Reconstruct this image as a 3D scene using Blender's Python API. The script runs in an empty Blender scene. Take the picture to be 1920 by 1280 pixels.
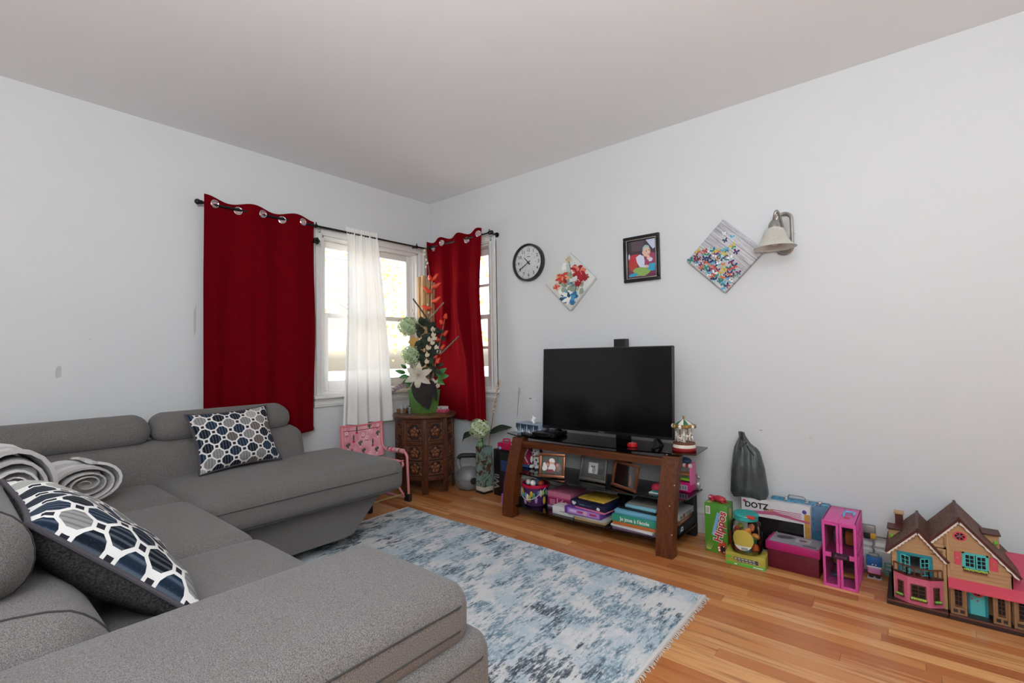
import bpy, bmesh, math, random
from mathutils import Vector, Matrix, Euler
from math import sin, cos, pi, radians as rad, sqrt
random.seed(7)
SC = bpy.context.scene
COL = SC.collection
H = 2.44                      # ceiling height; origin = room corner, wall_right is y=0, wall_left is x=0
def lin(h, a=1.0):
    h = h.lstrip('#'); r = [int(h[i:i+2], 16)/255 for i in (0, 2, 4)]
    return tuple([(c/12.92 if c <= .04045 else ((c+.055)/1.055)**2.4) for c in r] + [a])

# ------------------------------------------------------------------ camera
cam = bpy.data.cameras.new('camera'); cam.sensor_fit = 'HORIZONTAL'; cam.sensor_width = 36.0
cam.lens = 901.92/1920*36.0; cam.clip_start = .02; cam.clip_end = 300
camo = bpy.data.objects.new('camera', cam); COL.objects.link(camo); SC.camera = camo
_r = Vector((0.7686318, 0.63947256, -0.01673353)); _d = Vector((-0.03224113, 0.0126011, -0.99940068)); _f = Vector((-0.63887845, 0.76871065, 0.03030292))
_m = Matrix((_r, -_d, -_f)).transposed().to_4x4(); _m.translation = Vector((3.34547, -2.87822, 1.04433)); camo.matrix_world = _m

# ------------------------------------------------------------------ light
SC.view_settings.view_transform = 'Standard'; SC.view_settings.look = 'None'
SC.view_settings.exposure = 0.0; SC.view_settings.gamma = 1.0; SC.view_settings.use_curve_mapping = False
W = bpy.data.worlds.new('world'); SC.world = W; W.use_nodes = True
wn = W.node_tree; wn.nodes.clear()
_o = wn.nodes.new('ShaderNodeOutputWorld'); _b = wn.nodes.new('ShaderNodeBackground'); _s = wn.nodes.new('ShaderNodeTexSky')
_s.sky_type = 'NISHITA'; _s.sun_disc = False; _s.sun_elevation = rad(35); _s.sun_rotation = rad(212); _s.air_density = 1.0; _s.dust_density = 4.0; _s.ozone_density = 1.0
_b.inputs['Strength'].default_value = 1.7
wn.links.new(_s.outputs[0], _b.inputs[0]); wn.links.new(_b.outputs[0], _o.inputs[0])
def lamp(name, kind, loc, energy, color=(1, 1, 1), target=None, **kw):
    l = bpy.data.lights.new(name, kind); l.energy = energy; l.color = color
    for k, v in kw.items(): setattr(l, k, v)
    o = bpy.data.objects.new(name, l); COL.objects.link(o); o.location = loc
    if target is not None: o.rotation_euler = (Vector(target)-Vector(loc)).to_track_quat('-Z', 'Y').to_euler()
    return o
lamp('sun', 'SUN', (-6, -10, 8), 6.0, (1, .93, .82), (-5, -8.4, 6.7), angle=rad(1.0))
# the photographer's flash behind the camera, bounced off the ceiling
lamp('flash_bounce', 'AREA', (3.75, -3.55, 1.55), 126, (.905, .962, 1.0), (3.55, -3.30, 2.44), shape='DISK', size=.6)
lamp('added_fill', 'AREA', (4.45, -4.1, 1.85), 17, (.905, .962, 1.0), (1.3, -.6, 1.0), shape='DISK', size=1.2)  # added soft fill lamp lifting the far corner, not an actual umbrella flash

# ------------------------------------------------------------------ shader expressions
class V:
    """a float or colour socket with arithmetic"""
    def __init__(s, t, k): s.t = t; s.k = k
    def _op(s, op, *a, clamp=False):
        n = s.t.nodes.new('ShaderNodeMath'); n.operation = op; n.use_clamp = clamp
        for i, x in enumerate((s,)+a):
            if isinstance(x, V): s.t.links.new(x.k, n.inputs[i])
            else: n.inputs[i].default_value = x
        return V(s.t, n.outputs[0])
    def __add__(s, o): return s._op('ADD', o)
    __radd__ = __add__
    def __sub__(s, o): return s._op('SUBTRACT', o)
    def __rsub__(s, o): return (s*-1)+o
    def __mul__(s, o): return s._op('MULTIPLY', o)
    __rmul__ = __mul__
    def __truediv__(s, o): return s._op('DIVIDE', o)
    def abs(s): return s._op('ABSOLUTE')
    def floor(s): return s._op('FLOOR')
    def fract(s): return s._op('FRACT')
    def sin(s): return s._op('SINE')
    def lt(s, o): return s._op('LESS_THAN', o)
    def gt(s, o): return s._op('GREATER_THAN', o)
    def min(s, o): return s._op('MINIMUM', o)
    def max(s, o): return s._op('MAXIMUM', o)
    def pow(s, o): return s._op('POWER', o)
    def clamp(s): return s._op('ADD', 0.0, clamp=True)
    def step(s, a, b):
        n = s.t.nodes.new('ShaderNodeMapRange'); n.interpolation_type = 'SMOOTHSTEP'; s.t.links.new(s.k, n.inputs[0])
        n.inputs[1].default_value = a; n.inputs[2].default_value = b; return V(s.t, n.outputs[0])
class T:
    """one material under construction"""
    def __init__(s, name, rough=.5, metal=0., spec=.5):
        s.m = bpy.data.materials.new(name); s.m.use_nodes = True; s.t = s.m.node_tree; s.b = s.t.nodes['Principled BSDF']
        s.set('Roughness', rough); s.set('Metallic', metal); s.set('Specular IOR Level', spec)
    def set(s, k, v):
        i = s.b.inputs[k]
        if isinstance(v, V): s.t.links.new(v.k, i)
        elif isinstance(v, str): i.default_value = lin(v)
        else: i.default_value = v
        return s
    def tc(s, k='Object'):
        n = s.t.nodes.new('ShaderNodeTexCoord'); return V(s.t, n.outputs[k])
    def rnd(s):
        n = s.t.nodes.new('ShaderNodeObjectInfo'); return V(s.t, n.outputs['Random'])
    def map(s, v, scale=(1, 1, 1), loc=(0, 0, 0), rot=(0, 0, 0)):
        n = s.t.nodes.new('ShaderNodeMapping'); s.t.links.new(v.k, n.inputs[0]); n.inputs[1].default_value = loc; n.inputs[2].default_value = rot; n.inputs[3].default_value = scale
        return V(s.t, n.outputs[0])
    def sep(s, v):
        n = s.t.nodes.new('ShaderNodeSeparateXYZ'); s.t.links.new(v.k, n.inputs[0]); return [V(s.t, n.outputs[i]) for i in range(3)]
    def comb(s, x, y, z=0.):
        n = s.t.nodes.new('ShaderNodeCombineXYZ')
        for i, a in enumerate((x, y, z)):
            if isinstance(a, V): s.t.links.new(a.k, n.inputs[i])
            else: n.inputs[i].default_value = a
        return V(s.t, n.outputs[0])
    def noise(s, v, scale=5, detail=3, rough=.5, dist=0.):
        n = s.t.nodes.new('ShaderNodeTexNoise'); s.t.links.new(v.k, n.inputs['Vector'])
        n.inputs['Scale'].default_value = scale; n.inputs['Detail'].default_value = detail; n.inputs['Roughness'].default_value = rough; n.inputs['Distortion'].default_value = dist
        return V(s.t, n.outputs[0])
    def vor(s, v, scale=5, feature='F1', out='Distance', rnd=1.):
        n = s.t.nodes.new('ShaderNodeTexVoronoi'); n.feature = feature; s.t.links.new(v.k, n.inputs['Vector']); n.inputs['Scale'].default_value = scale; n.inputs['Randomness'].default_value = rnd
        return V(s.t, n.outputs[out])
    def white(s, v):
        n = s.t.nodes.new('ShaderNodeTexWhiteNoise'); n.noise_dimensions = '3D'; s.t.links.new(v.k, n.inputs['Vector']); return V(s.t, n.outputs['Value'])
    def ramp(s, v, stops, interp='LINEAR'):
        n = s.t.nodes.new('ShaderNodeValToRGB'); n.color_ramp.interpolation = interp; s.t.links.new(v.k, n.inputs[0]); e = n.color_ramp.elements
        e[0].position = stops[0][0]; e[0].color = lin(stops[0][1]); e[1].position = stops[-1][0]; e[1].color = lin(stops[-1][1])
        for p, c in stops[1:-1]:
            q = e.new(p); q.color = lin(c)
        return V(s.t, n.outputs[0])
    def mix(s, f, a, b, blend='MIX'):
        n = s.t.nodes.new('ShaderNodeMix'); n.data_type = 'RGBA'; n.blend_type = blend
        for i, x in ((0, f), (6, a), (7, b)):
            if isinstance(x, V): s.t.links.new(x.k, n.inputs[i])
            elif isinstance(x, str): n.inputs[i].default_value = lin(x)
            else: n.inputs[i].default_value = x
        return V(s.t, n.outputs[2])
    def bump(s, v, strength=.3, dist=.002):
        n = s.t.nodes.new('ShaderNodeBump'); n.inputs['Strength'].default_value = strength; n.inputs['Distance'].default_value = dist
        s.t.links.new(v.k, n.inputs['Height']); s.t.links.new(n.outputs[0], s.b.inputs['Normal']); return s
_mc = {}
def plain(c, rough=.5, metal=0., spec=.5, var=.06, scale=60, bump=0.):
    """one-colour material with faint procedural unevenness"""
    k = (c, rough, metal, spec, var, scale, bump)
    if k not in _mc:
        t = T('mat_'+c.lstrip('#')+'_%d' % len(_mc), rough, metal, spec); n = t.noise(t.tc(), scale, 3)
        a = lin(c); lo = tuple(x*(1-var) for x in a[:3])+(1,); hi = tuple(min(1, x*(1+var)) for x in a[:3])+(1,)
        t.set('Base Color', t.mix(n, lo, hi))
        if bump: t.bump(n, bump, .001)
        _mc[k] = t.m
    return _mc[k]

# ------------------------------------------------------------------ geometry
class MB:
    """collects faces of one part, then links them as one mesh object"""
    def __init__(s): s.v = []; s.f = []; s.mi = []; s.uv = {}; s.cur = 0; s.x = Matrix.Identity(4)
    def add(s, vs, fs, uvs=None):
        o = len(s.v); s.v += [tuple(s.x @ Vector(p)) for p in vs]
        for i, f in enumerate(fs):
            if uvs: s.uv[len(s.f)] = [uvs[j] for j in f]
            s.f.append([j+o for j in f]); s.mi.append(s.cur)
        return s
    def use(s, i): s.cur = i; return s
    def at(s, loc=(0, 0, 0), rot=(0, 0, 0), scale=(1, 1, 1)):
        s.x = Matrix.LocRotScale(Vector(loc), Euler(rot), Vector(scale)); return s
    def box(s, x0, x1, y0, y1, z0, z1, bev=0., seg=2):
        if bev <= 0:
            return s.add([(x0, y0, z0), (x1, y0, z0), (x1, y1, z0), (x0, y1, z0), (x0, y0, z1), (x1, y0, z1), (x1, y1, z1), (x0, y1, z1)],
                         [(0, 3, 2, 1), (4, 5, 6, 7), (0, 1, 5, 4), (1, 2, 6, 5), (2, 3, 7, 6), (3, 0, 4, 7)])
        bm = bmesh.new(); bmesh.ops.create_cube(bm, size=1)
        for v in bm.verts: v.co = Vector(((x0+x1)/2+v.co.x*(x1-x0), (y0+y1)/2+v.co.y*(y1-y0), (z0+z1)/2+v.co.z*(z1-z0)))
        b = min(bev, .49*min(x1-x0, y1-y0, z1-z0))
        bmesh.ops.bevel(bm, geom=bm.edges[:], offset=b, segments=seg, profile=.5, affect='EDGES')
        s.bm(bm); return s
    def bm(s, bm):
        bm.verts.index_update(); s.add([v.co[:] for v in bm.verts], [[v.index for v in f.verts] for f in bm.faces]); bm.free(); return s
    def soft(s, x0, x1, y0, y1, z0, z1, r=.05, puff=0., n=9, puffx=0., puffy=0.):
        """upholstered block: rounded edges of radius r, faces crowned by puff"""
        hx, hy, hz = (x1-x0)/2, (y1-y0)/2, (z1-z0)/2; c = Vector(((x0+x1)/2, (y0+y1)/2, (z0+z1)/2)); r = min(r, hx*.99, hy*.99, hz*.99)
        bm = bmesh.new(); bmesh.ops.create_cube(bm, size=2); bmesh.ops.subdivide_edges(bm, edges=bm.edges[:], cuts=n, use_grid_fill=True)
        for v in bm.verts:
            p = v.co.copy()
            def g(t, h):                      # denser near the edges
                k = max(0, 1-r/h); a = abs(t); m = .55
                q = a/m*k if a < m else k+(a-m)/(1-m)*(1-k)
                return math.copysign(q*h, t)
            q = Vector((g(p.x, hx), g(p.y, hy), g(p.z, hz)))
            i = Vector((max(-hx+r, min(hx-r, q.x)), max(-hy+r, min(hy-r, q.y)), max(-hz+r, min(hz-r, q.z))))
            d = q-i
            if d.length > 1e-6: q = i+d.normalized()*r if max(abs(p.x), abs(p.y), abs(p.z)) > .999 else q
            u, w, z = q.x/hx, q.y/hy, q.z/hz
            q.z += puff*(1-u*u)*(1-w*w)*(1 if z > 0 else -.3)*abs(z); q.x += puffx*(1-w*w)*(1-z*z)*u; q.y += puffy*(1-u*u)*(1-z*z)*w
            v.co = q+c
        return s.bm(bm)
    def tube(s, pts, r, seg=8, closed=False, cap=True):
        P = [Vector(p) for p in pts]; n = len(P); rr = r if isinstance(r, (list, tuple)) else [r]*n
        vs = []; fs = []; up = None
        for i in range(n):
            a = P[(i-1) % n] if (closed or i > 0) else P[i]; b = P[(i+1) % n] if (closed or i < n-1) else P[i]
            t = (b-a).normalized()
            if up is None: up = t.orthogonal().normalized()
            else:
                up = (up-t*up.dot(t))
                up = up.normalized() if up.length > 1e-6 else t.orthogonal().normalized()
            w = t.cross(up)
            for j in range(seg):
                A = 2*pi*j/seg; vs.append(tuple(P[i]+(up*cos(A)+w*sin(A))*rr[i]))
        for i in range(n if closed else n-1):
            k = (i+1) % n
            for j in range(seg):
                m = (j+1) % seg; fs.append((i*seg+j, i*seg+m, k*seg+m, k*seg+j))
        if cap and not closed: fs.append(tuple(range(seg-1, -1, -1))); fs.append(tuple((n-1)*seg+j for j in range(seg)))
        return s.add(vs, fs)
    def lathe(s, prof, seg=24, c=(0, 0, 0), cap=True, arc=2*pi):
        vs = []; fs = []; n = len(prof); full = arc > 6.28; k = seg if full else seg+1
        for r, z in prof:
            for j in range(k):
                A = arc*j/seg; vs.append((c[0]+r*cos(A), c[1]+r*sin(A), c[2]+z))
        for i in range(n-1):
            for j in range(seg):
                m = (j+1) % k; fs.append((i*k+j, i*k+m, (i+1)*k+m, (i+1)*k+j))
        if cap and full:
            if prof[0][0] > 1e-5: fs.append(tuple(range(k-1, -1, -1)))
            if prof[-1][0] > 1e-5: fs.append(tuple((n-1)*k+j for j in range(k)))
        return s.add(vs, fs)
    def prism(s, poly, a0, a1, axis='y'):
        """2-D outline extruded from a0 to a1 along axis; outline is (x,z) for y, (y,z) for x, (x,y) for z"""
        n = len(poly); vs = []
        for a in (a0, a1):
            for p, q in poly: vs.append({'y': (p, a, q), 'x': (a, p, q), 'z': (p, q, a)}[axis])
        ar = sum(poly[i][0]*poly[(i+1) % n][1]-poly[(i+1) % n][0]*poly[i][1] for i in range(n))
        fl = (ar < 0) ^ (axis == 'y') ^ (a1 < a0)
        fs = [tuple(range(n)) if fl else tuple(range(n-1, -1, -1)), tuple(range(2*n-1, n-1, -1)) if fl else tuple(range(n, 2*n))]
        for i in range(n):
            j = (i+1) % n; fs.append((i, n+i, n+j, j) if fl else (i, j, n+j, n+i))
        return s.add(vs, fs)
    def ball(s, c, r, seg=14, ring=9):
        rx, ry, rz = r if isinstance(r, (tuple, list)) else (r, r, r); vs = []; fs = []
        for i in range(ring+1):
            a = -pi/2+pi*i/ring
            for j in range(seg): b = 2*pi*j/seg; vs.append((c[0]+rx*cos(a)*cos(b), c[1]+ry*cos(a)*sin(b), c[2]+rz*sin(a)))
        for i in range(ring):
            for j in range(seg):
                m = (j+1) % seg
                if i == 0: fs.append((j, seg+m, seg+j)) if False else fs.append((i*seg+j, (i+1)*seg+m, (i+1)*seg+j))
                elif i == ring-1: fs.append((i*seg+j, i*seg+m, (i+1)*seg+j))
                else: fs.append((i*seg+j, i*seg+m, (i+1)*seg+m, (i+1)*seg+j))
        return s.add(vs, fs)
    def sheet(s, fn, nu, nv, thick=0., uvs=None):
        """fn(u,v)->point, u,v in 0..1; two-sided slab when thick is given"""
        G = [[Vector(fn(i/nu, j/nv)) for j in range(nv+1)] for i in range(nu+1)]
        uvl = [(i/nu, j/nv) for i in range(nu+1) for j in range(nv+1)]; k = nv+1
        top = [tuple(G[i][j]) for i in range(nu+1) for j in range(nv+1)]
        q = [(i*k+j, (i+1)*k+j, (i+1)*k+j+1, i*k+j+1) for i in range(nu) for j in range(nv)]
        if not thick: return s.add(top, q, uvl)
        bot = []
        for i in range(nu+1):
            for j in range(nv+1):
                a = G[min(i+1, nu)][j]-G[max(i-1, 0)][j]; b = G[i][min(j+1, nv)]-G[i][max(j-1, 0)]; nrm = a.cross(b)
                nrm = nrm.normalized() if nrm.length > 1e-9 else Vector((0, 0, 1)); bot.append(tuple(G[i][j]-nrm*thick))
        N = len(top); fs = list(q)+[tuple(N+a for a in reversed(f)) for f in q]
        for i in range(nu): fs += [(i*k, N+i*k, N+(i+1)*k, (i+1)*k), (i*k+nv, (i+1)*k+nv, N+(i+1)*k+nv, N+i*k+nv)]
        for j in range(nv): fs += [(j, j+1, N+j+1, N+j), (nu*k+j, N+nu*k+j, N+nu*k+j+1, nu*k+j+1)]
        return s.add(top+bot, fs, uvl+uvl)
    def build(s, name, mats, parent=None, smooth=40, loc=None):
        me = bpy.data.meshes.new(name); me.from_pydata(s.v, [], s.f); mats = mats if isinstance(mats, (list, tuple)) else [mats]
        for m in mats: me.materials.append(m)
        me.polygons.foreach_set('material_index', s.mi)
        if s.uv:
            L = me.uv_layers.new(name='UVMap')
            for p in me.polygons:
                if p.index in s.uv:
                    for k, li in enumerate(p.loop_indices): L.data[li].uv = s.uv[p.index][k]
        if smooth:
            me.polygons.foreach_set('use_smooth', [True]*len(me.polygons)); me.set_sharp_from_angle(angle=rad(smooth))
        me.validate(); me.update()
        o = bpy.data.objects.new(name, me); COL.objects.link(o)
        if parent is not None: o.parent = parent
        if loc is not None: o.location = loc
        return o
def tag(o, label=None, cat=None, group=None, kind=None):
    for k, v in (('label', label), ('category', cat), ('group', group), ('kind', kind)):
        if v: o[k] = v
    return o
def thing(name, label, cat, loc=(0, 0, 0), rotz=0, group=None):
    o = bpy.data.objects.new(name, None); o.empty_display_size = .05; COL.objects.link(o); o.location = loc; o.rotation_euler = (0, 0, rotz)
    return tag(o, label, cat, group)
def one(name, mb, mat, label, cat, group=None, smooth=40, loc=None): return tag(mb.build(name, mat, None, smooth, loc), label, cat, group)
def struct(name, mb, mat, parent=None, smooth=0):
    o = mb.build(name, mat, parent, smooth)
    if parent is None: o['kind'] = 'structure'
    return o
def dup(o, parent=None, first=True):
    c = o.copy(); COL.objects.link(c)
    if parent is not None: c.parent = parent
    for ch in list(o.children): dup(ch, c, False)
    return c
def text(name, s, size, mat, parent, mtx, ext=.0004, bold=0., shear=0., align='CENTER'):
    """lettering as real raised mesh; mtx places its local xy plane"""
    cu = bpy.data.curves.new('t', 'FONT'); cu.body = s; cu.size = size; cu.extrude = ext; cu.offset = bold; cu.shear = shear; cu.align_x = align; cu.align_y = 'CENTER'; cu.resolution_u = 3
    o = bpy.data.objects.new('t', cu); COL.objects.link(o); bpy.context.view_layer.update()
    me = bpy.data.meshes.new_from_object(o.evaluated_get(bpy.context.evaluated_depsgraph_get())); me.name = name
    bpy.data.objects.remove(o); bpy.data.curves.remove(cu)
    me.transform(mtx); me.materials.clear(); me.materials.append(mat)
    q = bpy.data.objects.new(name, me); COL.objects.link(q); q.parent = parent; return q
def face_y(x, y, z, roll=0., tilt=0.):
    """plane facing -y (towards the room from wall_right), local x = world x, local y = world z"""
    return Matrix.Translation((x, y, z)) @ Matrix.Rotation(rad(90)+tilt, 4, 'X') @ Matrix.Rotation(roll, 4, 'Z')
def face_x(x, y, z, roll=0.):
    """plane facing +x, local x = world y"""
    return Matrix.Translation((x, y, z)) @ Matrix.Rotation(rad(90), 4, 'Z') @ Matrix.Rotation(rad(90), 4, 'X') @ Matrix.Rotation(roll, 4, 'Z')
def face_z(x, y, z, roll=0.): return Matrix.Translation((x, y, z)) @ Matrix.Rotation(roll, 4, 'Z')
def decal(name, shapes, mats, parent, mtx, lift=.0006):
    """flat print: coloured outlines in the local xy plane of mtx, each a hair above the one before"""
    mb = MB(); 
    for k, (poly, mi) in enumerate(shapes):
        mb.use(mi); mb.add([tuple(mtx @ Vector((p[0], p[1], lift+k*.00003))) for p in poly], [tuple(range(len(poly)))])
    return mb.build(name, mats, parent, 0)
def circ(cx, cy, rx, ry=None, n=14, a0=0.):
    ry = rx if ry is None else ry; return [(cx+rx*cos(a0+2*pi*i/n), cy+ry*sin(a0+2*pi*i/n)) for i in range(n)]
def rect(x0, x1, y0, y1): return [(x0, y0), (x1, y0), (x1, y1), (x0, y1)]
def blob(cx, cy, rx, ry, n=11, jag=.25, rng=random):
    out = []
    for i in range(n):
        k = 1+rng.uniform(-jag, jag); out.append((cx+rx*k*cos(2*pi*i/n), cy+ry*k*sin(2*pi*i/n)))
    return out
def bez(p0, p1, p2, p3, n=10):
    P = [Vector(p) for p in (p0, p1, p2, p3)]; out = []
    for i in range(n+1):
        t = i/n; out.append(tuple(P[0]*(1-t)**3+P[1]*3*t*(1-t)**2+P[2]*3*t*t*(1-t)+P[3]*t**3))
    return out
def rpath(pts, r=.02, n=4):
    """polyline with rounded corners"""
    P = [Vector(p) for p in pts]; out = [tuple(P[0])]
    for i in range(1, len(P)-1):
        a = (P[i-1]-P[i]); b = (P[i+1]-P[i]); d = min(r, a.length*.49, b.length*.49); A = P[i]+a.normalized()*d; B = P[i]+b.normalized()*d
        for k in range(n+1):
            t = k/n; out.append(tuple(A*(1-t)**2+P[i]*2*t*(1-t)+B*t*t))
    return out+[tuple(P[-1])]
# ================================================================== the room
RX, RY = 5.4, -4.8
def wall_mat():
    t = T('painted_plaster', .55, 0, .35); p = t.tc(); n = t.noise(p, 3.0, 5, .6); f = t.noise(p, 180, 2)
    t.set('Base Color', t.mix(n, (.622, .632, .638, 1), (.652, .661, .667, 1))); t.bump(n*.8+f*.15, .12, .004); return t.m
def ceil_mat():
    t = T('ceiling_paint', .8, 0, .2); p = t.tc(); n = t.noise(p, 2.0, 5, .6); t.set('Base Color', t.mix(n, (.815, .832, .856, 1), (.84, .857, .882, 1))); t.bump(n, .08, .004); return t.m
WALL, CEIL = wall_mat(), ceil_mat()
WHITE = plain('#e8e6e2', .35, var=.03); CREAM = plain('#d9d5cd', .4, var=.05)
BLACK = plain('#0c0c0d', .35, var=.2); BLACKM = plain('#161617', .55, var=.2); CHROME = plain('#c9c9cc', .18, 1.0, var=.03); GREY = plain('#8d8d8f', .45)
th = .16
def wall_with_hole(u0, u1, a0, a1, z0, z1):
    """rectangles (u range, z range) left around an opening a0..a1 x z0..z1"""
    return [(u0, a0, 0, H), (a1, u1, 0, H), (a0, a1, 0, z0), (a0, a1, z1, H)]
mb = MB()
for a, b, z0, z1 in wall_with_hole(RY, 0, -1.045, -.14, .80, 1.965): mb.box(-th, 0, a, b, z0, z1)
wl = struct('wall_left', mb, WALL)
mb = MB()
for a, b, z0, z1 in wall_with_hole(-th, RX, .12, .735, .80, 1.965): mb.box(a, b, 0, th, z0, z1)
wr = struct('wall_right', mb, WALL)
struct('wall_back', MB().box(-th, RX+th, RY-th, RY, 0, H), WALL)
struct('wall_side', MB().box(RX, RX+th, RY, th, 0, H), WALL)
struct('ceiling', MB().box(-th, RX+th, RY-th, th, H, H+.1), CEIL)
# chips, scuffs and the crack in the plaster
SC1 = plain('#bab9b6', .7); SC2 = plain('#77736c', .8)
decal('scuff', [(blob(-2.47, 1.0, .012, .035, rng=random.Random(1)), 0), (blob(-1.865, 1.3, .006, .11, 9, .4, random.Random(2)), 0), (blob(-2.35, 1.17, .004, .004), 0)], [SC1], wl, face_x(0, 0, 0))
decal('crack', [([(1.010, .80), (1.016, .80), (1.012, .72), (1.004, .66), (.996, .58), (.992, .58), (.999, .66), (1.006, .72)], 1), (blob(1.022, .775, .012, .03, 9, .4, random.Random(3)), 0),
     (blob(1.125, .725, .014, .004, 9, .5, random.Random(4)), 1), (blob(1.19, .71, .012, .003), 0), (blob(2.70, .62, .008, .002), 1), (blob(2.93, .60, .010, .002), 0)], [SC1, SC2], wr, face_y(0, 0, 0))
decal('patch', [(blob(3.05, -.9, .03, .018, 12, .3, random.Random(6)), 0)], [plain('#b9b2a6', .8)], bpy.data.objects['ceiling'], Matrix.Translation((0, 0, H)) @ Matrix.Rotation(pi, 4, 'X') @ Matrix.Scale(-1, 4, (0, 1, 0)), .001)

# ---- floor boards
def plank_mat():
    t = T('varnished_plank', .26, 0, .5); n = t.t.nodes.new('ShaderNodeNewGeometry'); p = V(t.t, n.outputs['Position']); r = t.rnd()
    x, y, z = t.sep(p); q = t.comb(x*1.6+r*37., y*26.+r*91., r*5.)
    g = t.noise(q, 1.4, 6, .62, .35); g2 = t.noise(t.comb(x*4.+r*11., y*90., r*9.), 1.2, 4, .6); big = t.noise(t.comb(x*.9+r*7, y*6.+r*3, 0.), 1.5, 3)
    tone = t.ramp(r*.70+g*.36, [(.10, '#93502a'), (.26, '#b06a3a'), (.42, '#c9864f'), (.55, '#b0693a'), (.72, '#dca168'), (.92, '#a05c32')])
    c = t.mix(g.step(.48, .72)*.55, tone, '#743d1e'); c = t.mix(g2.step(.55, .8)*.25, c, '#6d3b1e'); c = t.mix(big.step(.45, .8)*.3, c, '#c48f5e')
    t.set('Base Color', c); t.set('Roughness', g2*.14+.17); t.bump(g2, .05, .0006); return t.m
PLANK = plank_mat()
fl = struct('floor', MB().box(-th, RX+th, RY-th, th, -.12, -.006), plain('#2a1a10', .9))
um = bpy.data.meshes.new('plank'); um.from_pydata([(0, 0, 0), (1, 0, 0), (1, 1, 0), (0, 1, 0), (0, 0, 1), (1, 0, 1), (1, 1, 1), (0, 1, 1)], [], [(0, 3, 2, 1), (4, 5, 6, 7), (0, 1, 5, 4), (1, 2, 6, 5), (2, 3, 7, 6), (3, 0, 4, 7)]); um.materials.append(PLANK)
PW = .0572; rest = MB(); rg = random.Random(11); row = 0
while -row*PW > RY:
    y1 = -row*PW; y0 = y1-PW+.0009; x = -rg.uniform(0, .8)
    while x < RX:
        L = rg.uniform(.45, 1.25); a, b = max(x, 0), min(x+L, RX)-.0009
        if b-a > .02:
            seen = (y1 > -.80 and a < 4.3) or (y1 > -1.75 and b > 2.45 and a < 4.2)
            if seen:
                o = bpy.data.objects.new('plank', um); COL.objects.link(o); o.parent = fl; o.location = (a, y0, -.006); o.scale = (b-a, y1-y0, .006+rg.uniform(-.0002, .0003))
            else: rest.box(a, b, y0, y1, -.006, 0)
        x += L
    row += 1
ro = rest.build('plank_remainder', PLANK, fl, 0); ro['kind'] = 'stuff'

# ---- baseboards with a moulded top
TRIM = plain('#dedcd8', .35, var=.03)
prof = [(0, 0), (.016, 0), (.016, .095), (.012, .101), (.012, .108), (.015, .112), (.015, .118), (.006, .132), (.004, .142), (0, .142)]
struct('baseboard_right', MB().prism([(-a, b) for a, b in prof], 0, RX, 'x'), TRIM)
mb = MB(); mb.prism([(a, b) for a, b in prof], RY, 0, 'y'); struct('baseboard_left', mb, TRIM)

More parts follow.
